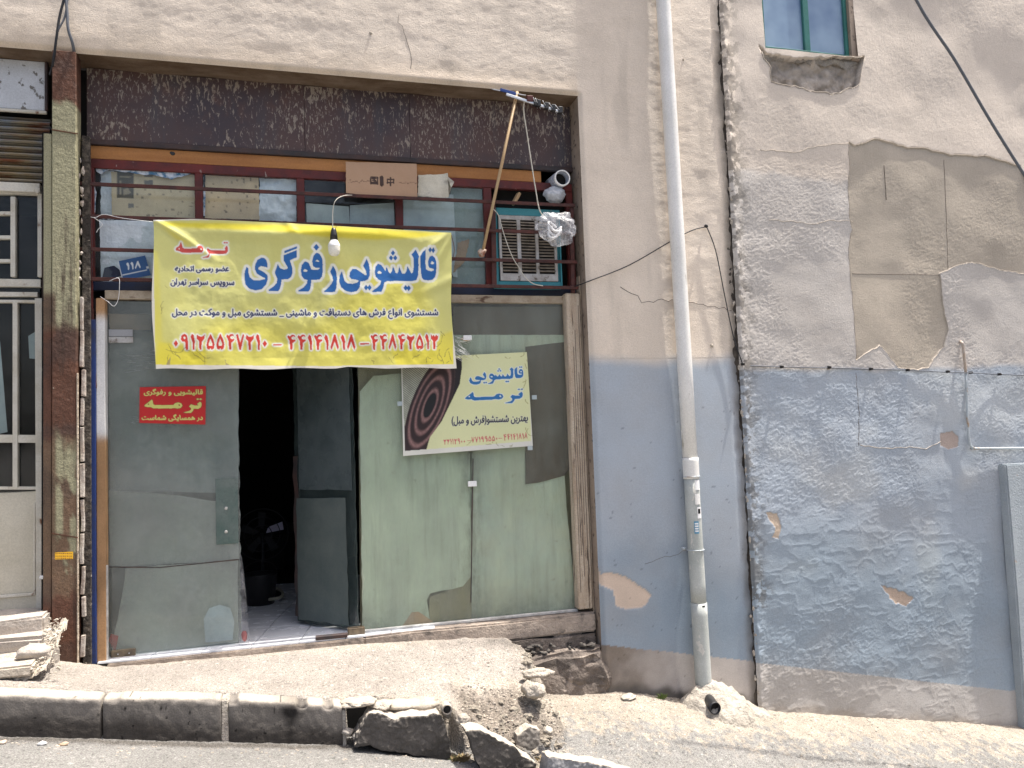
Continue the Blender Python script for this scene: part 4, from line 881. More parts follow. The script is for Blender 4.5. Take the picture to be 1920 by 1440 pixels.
# transom
tl, tr_ = P(158, 400, YF).x, P(1075, 420, YF).x
tp0, tp1 = zo-.066, zo-.002; bt0, bt1 = 2.765, 2.83
box('transom_rail', tl, tr_, YF-.005, YF+.04, tp0, tp1, 'maroon', sf)
box('transom_rail', tl, tr_, YF-.005, YF+.04, bt0-.015, bt1-.02, 'navy', sf)
mx = [(158, 177), (366, 381), (557, 572), (742, 756), (908, 923), (1062, 1075)]
for a, b in mx:
    box('transom_mullion', P(a, 420, YF).x, P(b, 420, YF).x, YF-.009, YF+.036, bt1-.018, tp0-.001, 'maroon', sf)
for i in range(4):
    box('transom_pane', P(mx[i][1], 420, YF).x+.001, P(mx[i+1][0], 420, YF).x-.001, YF+.012, YF+.017, bt1-.018, tp0-.001, 'glass_tr', sf, 0)
M['smear'] = mat('blue_white_smear', (.55, .6, .66), (.06, .16, .28), ns=22, lo=.45, hi=.6, rough=.6)
for pts in ([(178,312),(230,313),(300,316),(345,321),(362,324),(340,331),(322,336),(300,330),(262,326),(226,322),(204,318),(190,326),(180,322)], [(384,321),(430,322),(482,325),(482,329),(430,327),(386,326)], [(577,331),(590,329),(600,333),(588,336)], [(604,332),(622,331),(626,335),(610,337)], [(176,330),(180,360),(178,400),(175,400)], [(381,330),(385,370),(384,405),(381,405)]):
    prism('paint_smear', jag(pp(YF+.010, *pts), .004, .02, 3), YF+.010, YF+.0115, 'smear', sf)
# bars
for i, z in enumerate((3.432, 3.216, 2.995, 2.798)):
    beam('security_bar', (P(150, 400, .1).x, .09+.006*(i % 2), z+.004*(i-1)), (P(1078, 400, .1).x, .095, z), .024, .014, 'bar', sf)
beam('bar_post', (P(166, 400, .12).x, .12, 2.62), (P(163, 300, .12).x, .12, 3.58), .05, .03, 'maroon', sf)
beam('bar_post', (P(922, 400, .11).x, .112, 2.79), (P(922, 300, .11).x, .112, 3.44), .036, .012, 'bar', sf)
beam('bar_post', (P(1068, 400, .11).x, .112, 2.76), (P(1068, 300, .11).x, .112, 3.45), .03, .02, 'bar', sf)
beam('bar_post', (P(174, 600, .12).x, .121, 2.1), (P(168, 560, .12).x, .121, 2.62), .045, .03, 'bar', sf)
# lintel and frame of the glazed part
xr0 = P(1062, 700, .2).x
box('lintel', P(198, 560, .2).x, xr0, .17, .26, 2.69, 2.748, 'lintel', sf, .004)
box('lintel_shadow_gap', tl, 2.15, .22, .27, 2.60, 2.70, 'rail', sf, 0)
# weathered wooden jamb at right
box('timber_jamb', P(1066, 700, .13).x-.004, P(1090, 700, .13).x+.006, .11, .2, .40, 2.76, 'wood', sf, .006, 2, None, 0)
box('timber_jamb', P(1090, 700, .15).x+.008, OPX-.002, .13, .22, .30, 2.9, 'wood', sf, .005, 2)
for i in range(5):
    x = P(1072+i*4, 700, .109).x; beam('split', (x, .1085, random.uniform(.5, 1.2)), (x+.006, .1085, random.uniform(1.6, 2.7)), .0035, .002, 'crack', sf, 0)
M['sillbase'] = mat('stained_base', (.2, .165, .14), (.1, .085, .075), ns=7, rough=.95, bump=1, bs=25, bd=.02, grain=.25, spots=((.34, .29, .25), 6, .58, .66))
M['dirt'] = mat('dark_dirt', (.05, .044, .04), (.11, .10, .09), ns=30, rough=1)
# sill
sz = .372
box('sill', P(682, 1200, .14).x, OPX-.01, .08, .30, .24, sz, 'sill', sf, .012, 2, stepfn(4, .006), 5)
box('sill_base', 1.0, OPX-.004, .075, .30, -.35, .245, 'sillbase', sf, .02, 2, stepfn(9, .010), 6)
box('base_ledge', 1.45, OPX+.03, -.03, .10, -.35, .13, 'sillbase', sf, .03, 3, stepfn(12, .03), 7)
for i in range(70): rock('dark_dirt', (random.uniform(1.35, 2.14), random.uniform(.0, .10), .14+random.uniform(0, .05)), random.uniform(.01, .035), .02, random.uniform(.006, .018), 'dirt', sf, i, .5)
rock('base_lump', P(1085, 1262, .05), .24, .09, .14, 'sillbase', sf, 6, .35, 4)
box('glazing_bead', P(682, 1200, .18).x, P(1083, 1150, .18).x, .165, .20, sz+.002, sz+.022, 'sillwhite', sf, .004)
box('door_sill', P(200, 1245, .06).x, P(682, 1200, .14).x-.003, .075, .098, .25, .366, 'sill', sf, .006, 2, stepfn(6, .004), 5)
# right fixed glass with papers behind it
gx0, gx1 = P(676, 900, .2).x, P(1078, 900, .2).x; gz0, gz1 = sz+.024, 2.688
jgl = [(gx0, gz0), (gx1, gz0), (gx1, gz1), (gx0-.02, gz1)]+[(gx0+random.uniform(-.012, .01), gz1-(gz1-gz0)*i/40) for i in range(1, 40)]
prism('fixed_glass', jgl, .186, .194, 'glass_fix', sf)
prism('fixed_glass_seam', pp(.183, (886,860),(888,860),(884,1130),(882,1130)), .183, .185, 'rail', sf)
M['greenp'] = mat('pale_green_paper', (.50, .55, .43), (.43, .48, .37), ns=2.5, lo=.3, hi=.7, rough=.8, grain=.05, streak=((.2, .22, .18), 6, .56, .8), spots=((.06, .07, .06), 55, .77, .79))
M['greenp2'] = mat('green_film', (.44, .51, .43), (.46, .48, .37), ns=2, rough=.8, grain=.05, streak=((.18, .2, .17), 7, .5, .75))
def dirtygreen(name, c, c2, seam):
    k = NB(name); sx = k.n('ShaderNodeSeparateXYZ'); k.l(k.co, sx.inputs[0])
    col = k.mix(k.ramp(k.noise(2.3, 5, .6), .35, .65), rgb(*c), rgb(*c2))
    col = k.mix(k.ramp(k.noise(9, 6, .7, k.mp((1.6, 1, .10))), .50, .78, 0, .75), col, rgb(.22, .23, .18))
    d = k.math('ABSOLUTE', k.math('SUBTRACT', sx.outputs[0], seam), 0.0); n = k.noise(7, 6, .7, k.mp((1, 1, .4)))
    sm = k.math('MULTIPLY', k.ramp(d, .0, .16, 1, 0), k.ramp(n, .38, .62)); col = k.mix(k.math('MULTIPLY', sm, .75), col, rgb(.12, .115, .095))
    bt = k.math('MULTIPLY', k.ramp(sx.outputs[2], .40, .62, 1, 0), k.ramp(k.noise(5, 6, .7), .3, .6)); col = k.mix(k.math('MULTIPLY', bt, .7), col, rgb(.11, .11, .085))
    col = k.mix(k.ramp(k.noise(60, 3, .6), .74, .76), col, rgb(.06, .06, .05)); col = k.mix(k.ramp(k.noise(14, 4, .6), .64, .74, 0, .5), col, rgb(.2, .19, .15))
    k.l(col, k.b.inputs['Base Color']); k.b.inputs['Roughness'].default_value = .8; return k.m
sxm = P(885, 950, .2).x
M['greenp'] = dirtygreen('pale_green_paper', (.50, .55, .43), (.43, .48, .37), sxm); M['greenp2'] = dirtygreen('green_film', (.44, .51, .43), (.45, .47, .36), sxm)
M['brownp'] = mat('brown_board', (.13, .105, .085), (.11, .09, .075), ns=3, rough=.9, grain=.06)
M['khaki'] = mat('khaki_paper', (.27, .25, .17), (.22, .2, .13), ns=4, rough=.85, grain=.06)
M['greyb'] = mat('grey_board', (.26, .29, .29), (.20, .225, .225), ns=2, rough=.8, grain=.05, streak=((.38, .4, .39), 5, .52, .8))
M['greyb2'] = mat('pale_grey_board', (.35, .375, .355), (.29, .31, .29), ns=3, rough=.8, grain=.05, streak=((.24, .25, .23), 6, .52, .8))
def pap(name, pts, y, mt, j=.003, seed=1, parent=None): return prism(name, jag(pp(y, *pts), j, .06, seed), y, y+.0015, mt, parent or sf)
pap('backing_board', [(670,560),(1070,565),(1092,1160),(676,1200)], .245, 'khaki', 0)
pap('green_paper', [(674,735),(700,705),(750,700),(880,690),(884,1080),(868,1100),(848,1104),(806,1112),(800,1125),(806,1160),(790,1180),(680,1192)], .205, 'greenp', .003, 2)
pap('green_paper', [(884,690),(1000,690),(985,905),(1058,885),(1062,950),(1072,1045),(1078,1140),(985,1152),(884,1160)], .208, 'greenp2', .002, 3)
pap('brown_board', [(985,650),(1068,640),(1075,870),(1058,892),(1010,905),(985,908)], .201, 'brownp', .001, 4)
pap('grey_film', [(850,575),(1062,575),(1066,655),(850,668)], .203, 'brownp', .002, 5)
pap('green_film', [(850,628),(1066,628),(1066,660),(990,670),(850,690)], .2015, 'greenp2', .002, 6)
pap('cardboard_corner', [(750,1180),(772,1148),(785,1147),(812,1165),(800,1176)], .2025, 'card', .001, 7)
pap('khaki_paper', [(806,1120),(850,1103),(886,1080),(890,1165),(800,1178)], .21, 'khaki', .002, 8)
# left closed glass door
lx0, lx1 = P(203, 900, .2).x, P(449, 900, .2).x
dr = thing('glass_door', (lx0, .2, .39), 'closed frameless glass door carrying the red sticker, left of the dark doorway', 'glass door')
ed = [(lx1+random.uniform(-.006, .006), .41+(2.68-.41)*i/60) for i in range(61)]
prism('glass_sheet', [(lx0, .385)]+[(lx1, .40)]+ed+[(lx0, 2.68)], .195, .205, 'glass_left', dr)
bp_ = box('bottom_patch', P(208, 1230, .19).x, P(254, 1230, .19).x, .18, .215, .375, .42, 'hinge', dr, .004)
for a in (221, 242): lathe('screw', [(.0001, 0), (.004, 0), (.004, .004)], (P(a, 1230, .178).x, .178, .397), 'alu', bp_, 8, 'Y')
pf_ = box('patch_fitting', P(404, 910, .19).x, P(446, 910, .19).x, .188, .194, P(425, 1020, .19).z, P(425, 896, .19).z, mat('green_glass_patch', (.07, .11, .10), (.13, .16, .15), ns=8, rough=.3), dr, .001)
for y_ in (953, 997): rock('lock_screw', P(424, y_, .185), .011, .005, .011, 'sillwhite', pf_, y_)
for pts, mt, y, s in (([(236,1066),(300,1060),(446,1050),(447,1215),(205,1240),(228,1120)], 'greyb2', .235, 1), ([(204,920),(300,925),(447,945),(447,1050),(205,1065)], 'greyb2', .26, 2),
                      ([(203,568),(283,568),(283,618),(206,622)], 'card', .225, 3), ([(204,622),(448,622),(447,925),(206,920)], 'greyb', .30, 4)):
    pap('backing_sheet', pts, y, mt, .003, s, dr)
for pts, y in (([(382,1160),(392,1140),(412,1134),(432,1140),(440,1165),(436,1200),(385,1205)], .222), ([(216,1224),(222,1192),(208,1188),(204,1200)], .222)):
    pap('behind_glass', pts, y, 'paperb' if pts[0][0] > 300 else 'redcloth', .002, 7, dr)
prism('crack_line', pp(.193, (204,1062),(300,1063),(448,1048),(448,1050),(300,1065),(204,1064)), .1925, .194, 'rail', dr)
for a, b, y_, s in (((402,1215),(428,1228), .19, 0),):
    pass
# handle tape, hinges, label plates
for (x, y_, X2, Y2) in ((204, 618, 249, 631), (204, 632, 250, 643)):
    box('label_plate', P(x, y_, .19).x, P(X2, y_, .19).x, .184, .190, P(x, Y2, .19).z, P(x, y_, .19).z, mat('grey_plate', (.3, .31, .33), rough=.5) if y_ < 625 else 'coolwhite', dr, .001)
box('clip_plate', P(877, 903, .183).x, P(893, 903, .183).x, .17, .183, P(885, 912, .183).z, P(885, 902, .183).z, 'bulbwhite', sf, .002)
# loose plastic film at the door edge
vs = []; fs = []
for i in range(25):
    v = i/24
    for j in range(9):
        u = j/8; q0 = P(449, 1040+165*v, .21); q1 = P(452+16*v**.7, 1040+165*v, .17)
        q = q0+(q1-q0)*u; q.y += .012*sin(u*9+v*3)*v; vs.append(q)
for i in range(24):
    for j in range(8): a = i*9+j; fs.append((a, a+1, a+10, a+9))
mesh('plastic_film', vs, fs, 'poly', dr, True)
rock('pink_foot', P(458, 1192, .17)+Vector((0, 0, 0)), .018, .02, .035, mat('dusty_pink_cloth', (.4, .17, .16), (.25, .1, .1), ns=20, rough=.9), dr, 3)
# open inner door leaf
hg = Vector((P(673, 1190, .19).x, .19, .40)); fe = Vector((P(560, 1165, .62).x, .64, .40))
dv = (fe-hg).normalized(); nv = Vector((-dv.y, dv.x, 0)); Ld = (fe-hg).length
od = thing('open_glass_door', hg, 'dark taped glass door leaf standing open into the shop', 'glass door')
def leaf(name, u0, u1, z0, z1, th, mt, off=0, j=0, seed=1):
    pts = jag([(u0, z0), (u1, z0), (u1, z1), (u0, z1)], j, .07, seed) if j else [(u0, z0), (u1, z0), (u1, z1), (u0, z1)]
    o = prism(name, pts, off, off+th, mt, od)
    for v in o.data.vertices: v.co = Vector((hg.x, hg.y, 0))+dv*v.co.x+nv*v.co.y+Vector((0, 0, v.co.z))
    return o
leaf('glass_sheet', 0, Ld, .40, 2.68, .01, 'glass_open', 0, .006)
M['taped'] = mat('dusty_dark_board', (.07, .09, .088), (.10, .12, .115), ns=4, rough=.6, streak=((.13, .15, .15), 5, .55, .75))
leaf('lower_board', .08, Ld-.02, .42, 1.30, .004, 'taped', .014, .006, 3); leaf('upper_film', .02, Ld-.05, 1.36, 2.6, .002, mat('dark_film', (.045, .06, .064), (.08, .1, .104), ns=3, rough=.3, streak=((.09, .1, .11), 6, .56, .7)), .014, .004, 4)
leaf('edge_tape', Ld-.03, Ld+.015, .43, 1.6, .016, 'rail', -.004, .01, 5)
for i in range(7): leaf('staple', .12+i*.045, .128+i*.045, 1.27-.006*(i % 3), 1.31, .003, 'coolwhite', -.004)
for z in (1.0, 1.62, 1.75): leaf('hinge_tag', .015, .04, z, z+.09, .004, 'paper', -.005)
box('pivot_block', P(652, 1188, .15).x, P(684, 1188, .15).x, .13, .18, .375, .425, 'hinge', od, .004)
box('weather_strip', P(592, 1203, .1).x, P(652, 1196, .1).x, .09, .13, .376, .402, 'rail', od, .004)

# ---- things stuck behind / on the transom
def sh(name, c4, y, mt, label, cat, **kw):
    o = sheet(name, c4, y, mt, None, **kw); tag(o, label, cat); return o
def marks(cv, box_, n, col, seed, wmax=7, hmax=4):
    rg_ = random.Random(seed); mk_ = cv.mask()
    for i in range(n):
        x = rg_.uniform(box_[0], box_[2]); y = rg_.uniform(box_[1], box_[3]); a = rg_.uniform(2, wmax); b = rg_.uniform(1, hmax); cv.poly(mk_, [(x, y), (x+a, y+.4), (x+a, y+b), (x, y+b)])
    cv.put(mk_, col, .75)
def canvas_for(c4, Y, cell, base, vary=.08, seed=0):
    q = [P(*c, Y) for c in c4]; cv = Canvas(Y, min(p.x for p in q)-.02, max(p.x for p in q)+.02, min(p.z for p in q)-.02, max(p.z for p in q)+.02, cell, base)
    X, Z = np.meshgrid(cv.gx, cv.gz); n = fbm(X, Z, 4, 4, seed)[..., None]; cv.a = cv.a*(1+(n-.5)*2*vary); return cv
YP = .232
c4 = [(208,322),(364,318),(366,412),(210,410)]; cv = canvas_for(c4, YP, .004, (.56, .46, .32), .12, 3)
mk_ = cv.mask(); cv.poly(mk_, [(219,318),(251,320),(251,372),(219,371)]); cv.put(mk_, (.1, .09, .075)); mk_ = cv.mask()
for q in ([(224,330),(246,330),(246,333),(224,333)], [(224,338),(228,338),(228,365),(224,365)], [(232,345),(246,345),(246,348),(232,348)], [(232,355),(240,352),(246,362),(232,366)]): cv.poly(mk_, q)
cv.put(mk_, (.3, .25, .18)); mk_ = cv.mask(); cv.poly(mk_, [(270,322),(287,322),(287,332),(270,332)]); cv.poly(mk_, [(270,338),(287,338),(287,346),(270,346)]); cv.poly(mk_, [(240,382),(251,382),(251,390),(240,390)]); cv.put(mk_, (.16, .15, .14))
marks(cv, (255, 350, 360, 405), 26, (.12, .1, .08), 5); sh('cardboard_sheet', c4, YP, 'print', 'printed cardboard sheet with a dark block behind the first transom pane', 'cardboard', nx=90, nz=60, canvas=cv, amp=.003, edge=.003)
c4 = [(385,322),(484,325),(487,412),(384,409)]; cv = canvas_for(c4, YP, .004, (.58, .44, .29), .1, 4); marks(cv, (390, 330, 480, 400), 22, (.12, .09, .06), 6, 4, 6); marks(cv, (450, 332, 480, 334), 4, (.12, .09, .06), 8, 2, 14)
sh('cardboard_sheet', c4, YP, 'print', 'plain brown cardboard behind the second transom pane', 'cardboard', nx=70, nz=60, canvas=cv, amp=.003, edge=.003)
sh('plastic_sheet', [(188,318),(214,314),(214,412),(190,410)], YP+.012, 'plastic_w', 'crumpled white plastic beside the printed cardboard, left end of the transom', 'plastic sheet', amp=.016, fr=16, edge=.008)
sh('plastic_sheet', [(486,332),(556,336),(556,416),(486,414)], YP, 'plastic_w', 'crumpled white plastic bundle right of the plain brown cardboard', 'plastic sheet', amp=.022, fr=12, nx=40, nz=40, edge=.01)
sh('white_cloth', [(186,412),(290,415),(290,526),(190,528)], [.215,.215,.222,.222], 'plastic_w', 'white plastic cloth hanging left of the yellow banner, behind the number plate', 'cloth', amp=.01, fr=7, nx=40, nz=40, edge=.004)
sh('cloth_shadow', [(196,502),(214,498),(236,515),(190,528)], .212, 'navy', 'dark sheet standing in for the shadow below the white cloth by the number plate', 'cloth', amp=.003)  # dark sheet stands in for the shade below the white cloth
sh('paper_sheet', [(574,381),(654,387),(656,421),(575,418)], YP, 'paper', 'grey paper behind the transom, left of the bulb cable', 'paper', amp=.003)
sh('paper_sheet', [(656,385),(738,380),(740,424),(656,421)], YP+.006, 'paperb', 'grey blue paper behind the transom, right of the bulb cable', 'paper', amp=.003)
sh('paper_sheet', [(756,360),(850,365),(858,520),(757,500)], YP+.004, 'paperb', 'pale sheet behind the transom pane above the right end of the banner', 'paper', amp=.003)
sh('film_sheet', [(845,340),(905,342),(910,545),(840,545)], YP+.02, mat('greenish_film', (.2, .26, .27), (.27, .33, .33), ns=4, rough=.5, bump=.3, bs=8, bd=.03), 'crumpled greenish film behind the glass between banner and cooler', 'plastic sheet', amp=.015, fr=8)
sh('brown_paper', [(858,455),(880,448),(872,490),(850,512)], YP+.001, 'card', 'torn brown paper behind the glass left of the pole foot', 'paper', amp=.004, edge=.008)
c4 = [(648,303),(781,307),(783,372),(649,362)]; YC = .15; cv = canvas_for(c4, YC, .0028, (.37, .24, .155), .06, 9)
mk_ = cv.mask(); cv.text(mk_, '国', 694, 333, 708, 348, 0, True); cv.text(mk_, '中', 725, 334, 738, 351, 0, True); cv.poly(mk_, [(712,333),(716,331),(718,334),(718,349),(715,352),(712,349)]); mk_ = cv.dil(mk_, 1); cv.put(mk_, (.05, .03, .025))
mk_ = cv.mask(); rg_ = random.Random(2); x = 652
while x < 780:
    if not 690 < x < 745: y = 342+rg_.uniform(-3, 2)+(x-650)*.012; cv.poly(mk_, [(x, y), (x+3, y+rg_.uniform(-2, 2)), (x+3, y+1.6), (x, y+1.6)])
    x += 2.5
cv.put(mk_, (.12, .07, .05), .7)
sh('cardboard_flap', c4, [YC, YC, YC-.035, YC-.045], 'print', 'brown cardboard box flap with a slot and two printed characters tucked over the bar', 'cardboard', nx=150, nz=80, canvas=cv, amp=.004, edge=.003)
sh('curled_sheet', [(784,328),(838,327),(840,372),(784,367)], [.17,.15,.10,.16], 'cream_sheet', 'curled dirty cream sheet right of the cardboard flap', 'sheet', amp=.008, fr=9, curl=.03, nx=40, nz=30, edge=.004)
o = mesh('curl_tip', [P(838, 330, .13), P(852, 341, .10), P(846, 352, .10), P(841, 370, .10), P(840, 350, .15)], [(0, 1, 2, 4), (4, 2, 3)], 'cream_sheet', bpy.data.objects['curled_sheet'])
# house number plate
NPc = [(221,490),(272,479),(283,516),(229,526)]; YN = .19; cv = canvas_for(NPc, YN, .0018, (.028, .09, .24), .08, 12)
mk_ = cv.mask(); cv.poly(mk_, [(229,515),(276,505),(276,507),(230,517)]); cv.poly(mk_, [(274,500),(279,499),(280,503),(275,504)]); cv.poly(mk_, [(221,490),(223,490),(231,526),(229,526)]); cv.put(mk_, (.5, .55, .6))
mk_ = cv.mask(); digits(cv, mk_, '۱۱۸', 236, 493, 265, 507, -4); mk_ = cv.dil(mk_, .8); cv.put(mk_, (.6, .65, .7))
o = sheet('number_plate', NPc, [.18, .18, .195, .19], 'print_vinyl', None, 90, 60, .0005, canvas=cv); tag(o, 'tilted blue house number plate 118 left of the banner', 'number plate')

# ---- evaporative cooler
YK = .14
ck = thing('window_cooler', P(985, 540, .2), 'turquoise evaporative cooler with dusty louvres set in the right end of the transom', 'air cooler')
cz0, cz1 = P(985, 540, YK).z, P(985, 391, YK).z
cx0, cx1 = P(926, 460, YK).x, P(1052, 460, YK).x
box('cabinet', cx0, cx1, YK+.02, .65, cz0, cz1, 'teal', ck, .006)
z1_ = P(985, 405, YK).z; z0_ = P(985, 527, YK).z; a, b = P(936, 460, YK).x, P(1044, 460, YK).x
gb_ = box('grille_back', a, b, YK+.012, YK+.019, z0_, z1_, 'dark', ck, 0)
gcols = [(941, 970), (977, 1004), (1010, 1039)]
for nm, x0_, x1_, za_, zb_ in (('grille_rim', a, b, P(985, 413, YK).z, z1_), ('grille_rim', a, b, z0_, P(985, 513, YK).z), ('grille_rim', a, P(941, 460, YK).x, z0_, z1_), ('grille_rim', P(970, 460, YK).x, P(977, 460, YK).x, z0_, z1_), ('grille_rim', P(1004, 460, YK).x, P(1010, 460, YK).x, z0_, z1_), ('grille_rim', P(1039, 460, YK).x, b, z0_, z1_)):
    box(nm, x0_, x1_, YK-.004+random.uniform(0, .001), YK+.011, za_+.0005, zb_-.0005, 'coolwhite', ck, .002)
zt_, zb_ = P(985, 415, YK).z, P(985, 511, YK).z; nl = 17; pitch = (zt_-zb_)/nl; lv0 = None
for c_, (x0_, x1_) in enumerate(gcols):
    xa_, xb_ = P(x0_, 460, YK).x+.002, P(x1_, 460, YK).x-.002
    for i in range(nl):
        z = zt_-i*pitch
        o = mesh('louvre', [(xa_, YK+.008, z), (xb_, YK+.008, z), (xb_, YK-.008, z-pitch*.62), (xa_, YK-.008, z-pitch*.62), (xb_, YK-.004, z-pitch*.66), (xa_, YK-.004, z-pitch*.66), (xa_, YK+.011, z-.003), (xb_, YK+.011, z-.003)], [(0, 3, 2, 1), (3, 5, 4, 2), (5, 6, 7, 4), (0, 1, 7, 6)], 'louvre', gb_)
        q = random.uniform(-.0015, .0015)
        for v in o.data.vertices: v.co.z += q
box('side_edge', cx1-.012, cx1, YK+.0, YK+.019, cz0, cz1, 'teal', ck, .002); box('side_edge', cx0, cx0+.028, YK+.0, YK+.019, cz0, cz1, 'teal', ck, .002)
box('top_edge', cx0+.029, cx1-.013, YK+.002, YK+.019, z1_+.002, cz1-.001, 'teal', ck, .002); box('bottom_edge', cx0+.029, cx1-.013, YK+.002, YK+.019, cz0+.001, z0_-.002, 'teal', ck, .002)
box('opening_void', P(924, 360, .3).x, 2.15, .30, .34, 2.77, 3.63, 'dark', sf, 0)
# wood scrap, roll, bags
o = box('wood_scrap', -.012, .012, -.02, .02, -.06, .05, 'pole', None, .003); o.location = P(968, 372, .21); o.rotation_euler = (0, .55, .3); tag(o, 'short split wood scrap on top of the cooler', 'wood scrap')
q = P(1053, 335, .10); rl = thing('rolled_mat', q, 'rolled white mat poking out above the cooler, end on', 'roll')
for k, r in enumerate((.062, .052)):
    vs, fs = tubemesh([(q.x, .08+.01*k, q.z), (q.x, .34, q.z+.02)], r, 24); mesh('roll_layer', vs, fs[:-2] if k == 1 else fs[:-2], 'plastic_w', rl, True)
lathe('roll_lip', [(.052, 0), (.057, -.006), (.063, 0), (.062, .02)], (q.x, .08, q.z), 'bulbwhite', rl, 24, 'Y'); lathe('roll_core', [(.0001, .05), (.051, .05)], (q.x, .10, q.z), 'dark', rl, 24, 'Y')
def bag(name, px, py, y, sx, sz, sy, label, seed, mt, amp=.42):
    o = rock(name, P(px, py, y), sx, sy, sz, mt, None, seed, amp, 5, 0); bm = bmesh.new(); bm.from_mesh(o.data); c0 = P(px, py, y)
    for v in bm.verts:
        q = (v.co-c0)*15; r = mnoise.ridged_multi_fractal(q+Vector((seed*3, 0, 0)), 1, 2.1, 3, 1, 2)-1; v.co += v.normal*r*.004
    bm.to_mesh(o.data); bm.free(); tag(o, label, 'plastic bag'); return o
bag('plastic_bag', 1040, 365, .15, .085, .065, .06, 'round stuffed grey plastic bag resting on the bar above the cooler', 2, mat('milky_bag', (.5, .52, .56), (.36, .38, .42), ns=6, rough=.22, bump=.4, bs=20, bd=.02, spec=.6), .16)
b1 = bag('plastic_bag', 1047, 428, .02, .15, .125, .07, 'clear crumpled plastic bag with white rope hanging in front of the cooler corner', 5, 'poly')
for i in range(5):
    pts = [P(1040+12*cos(a_+i), 425+i*4+9*sin(a_*1.3+i*2), .02-.02*sin(a_)) for a_ in np.linspace(0, 5, 14)]
    tube('rope_inside', smoothpts(pts, 3), .008, 'bulbwhite', b1, 6)
# aerial on a wooden pole
ae = thing('tv_aerial', P(912, 478, .06), 'small television aerial tied to a leaning wooden pole in front of the fascia', 'aerial')
a_ = P(904, 478, .06); b_ = P(970, 172, -.03); tube('pole', [a_, (a_+b_)/2, b_], [.0115, .012, .012], 'pole', ae, 10)
beam('boom', P(949, 177, -.05), P(1053, 211, -.05), .018, .016, 'alu', ae); tube('boom_rod', [P(922, 167, -.04), P(986, 179, -.04)], .004, 'alu', ae, 6)
beam('reflector_arm', P(938, 168, -.045), P(967, 176, -.045), .022, .014, mat('blue_plastic', (.02, .05, .2), rough=.4), ae)
box('balun', P(987, 180, -.05).x, P(999, 180, -.05).x, -.065, -.035, P(990, 191, -.05).z, P(990, 180, -.05).z, 'maroon', ae)
for k, px in enumerate((1004, 1009, 1024, 1037, 1050)):
    py = 190+(px-985)*.31; dx = 4+k*1.2; tube('dipole', [P(px-dx, py-13, -.14), P(px+dx*.9, py+7, .03)], .0028, 'alu', ae, 5)
    box('dipole_clip', P(px-4, py-3, -.05).x, P(px+4, py-3, -.05).x, -.07, -.035, P(px, py+3, -.05).z, P(px, py-9, -.05).z, 'black', ae, .003)
rock('tied_foot', P(903, 474, .06), .028, .02, .03, mat('rusty_tie', (.3, .1, .05), (.4, .36, .3), ns=30, rough=.8), ae, 4, .5, 3)
tube('lead', smoothpts([P(x, y, -.03+i*.01) for i, (x, y) in enumerate([(983,190),(982,210),(988,250),(997,310),(1005,360),(1012,395),(1024,410)])]), .0045, 'whitecable', ae, 6)
o = tube('loose_cord', smoothpts([P(x, y, .085) for x, y in [(925,392),(935,405),(945,440),(960,480),(972,500),(985,520),(1000,532),(1018,536)]]), .0035, 'whitecable'); tag(o, 'thin white cord sagging across the cooler grille', 'cord')
# bulb on its cable
bu = thing('light_bulb', P(626, 455, -.02), 'white bulb in a black holder hanging in front of the yellow banner', 'light bulb')
tube('flex', smoothpts([P(660, 366, .08), P(645, 367, .02), P(630, 375, -.02), P(624, 395, -.02), P(624, 435, -.02)]), .003, 'whitecable', bu, 6)
q = P(626, 448, -.02); lathe('holder', [(.0001, .075), (.012, .075), (.018, .06), (.024, .03), (.026, -.005), (.02, -.006)], q, 'black', bu, 18)
lathe('bulb_collar', [(.02, -.004), (.03, -.02), (.040, -.04), (.041, -.052)], q, 'bulbwhite', bu, 24); lathe('bulb_globe', [(.041, -.053), (.040, -.08), (.036, -.102), (.022, -.116), (.0001, -.119)], q, 'bulbglass', bu, 24)

# ================================================================== BANNER
YB = .045
bc = [P(285, 413, YB), P(843, 437, YB), P(853, 690, YB), P(290, 692, YB)]
cv = Canvas(YB, bc[0].x-.03, bc[2].x+.03, bc[2].z-.03, bc[0].z+.05, .0028, (.60, .56, .15))
Xc, Zc = np.meshgrid(cv.gx, cv.gz)
n1 = fbm(Xc, Zc, 1.6, 4, 201)[..., None]; n2 = fbm(Xc*1.5, Zc, 5, 4, 202)[..., None]
yel = np.array([.61, .56, .115]); pale = np.array([.57, .555, .20]); sat = np.array([.66, .56, .02])
tt = sstep(.35, .7, n1+ (Zc[..., None]-2.7)*.35); cv.a = yel*(1-tt)+pale*tt; cv.a = cv.a*(.93+.14*n2)
for pts, al in (([(300,416),(430,418),(640,425),(835,438),(780,447),(700,450),(600,444),(500,433),(380,428),(310,424)], .85), ([(300,420),(352,452),(362,462),(330,448)], .5), ([(296,640),(385,655),(388,690),(292,690)], .6), ([(735,660),(850,620),(852,686),(745,690)], .55), ([(288,470),(296,470),(305,640),(290,640)], .35)):
    mk_ = cv.mask(); cv.poly(mk_, pts); k_ = mk_.astype(float)
    for _ in range(14): k_[1:-1, 1:-1] = (k_[:-2, 1:-1]+k_[2:, 1:-1]+k_[1:-1, :-2]+k_[1:-1, 2:])/4
    k_ = k_[..., None]*al; cv.a = cv.a*(1-k_)+sat*k_
HALO = (.72, .72, .66)
def halo(mk_, r, col, hc=HALO, grow=0, soft=.55):
    if grow: mk_ = cv.dil(mk_, grow)
    cv.put(cv.dil(mk_, r+2), hc, soft*.5); cv.put(cv.dil(mk_, r), hc, .92); cv.put(mk_, col)
mk_ = cv.mask()
for po in TITLE: cv.poly(mk_, [t2(p) for p in po])
for d in TDOT: cv.poly(mk_, [t2(p) for p in dia(*d)])
hm = cv.mask()
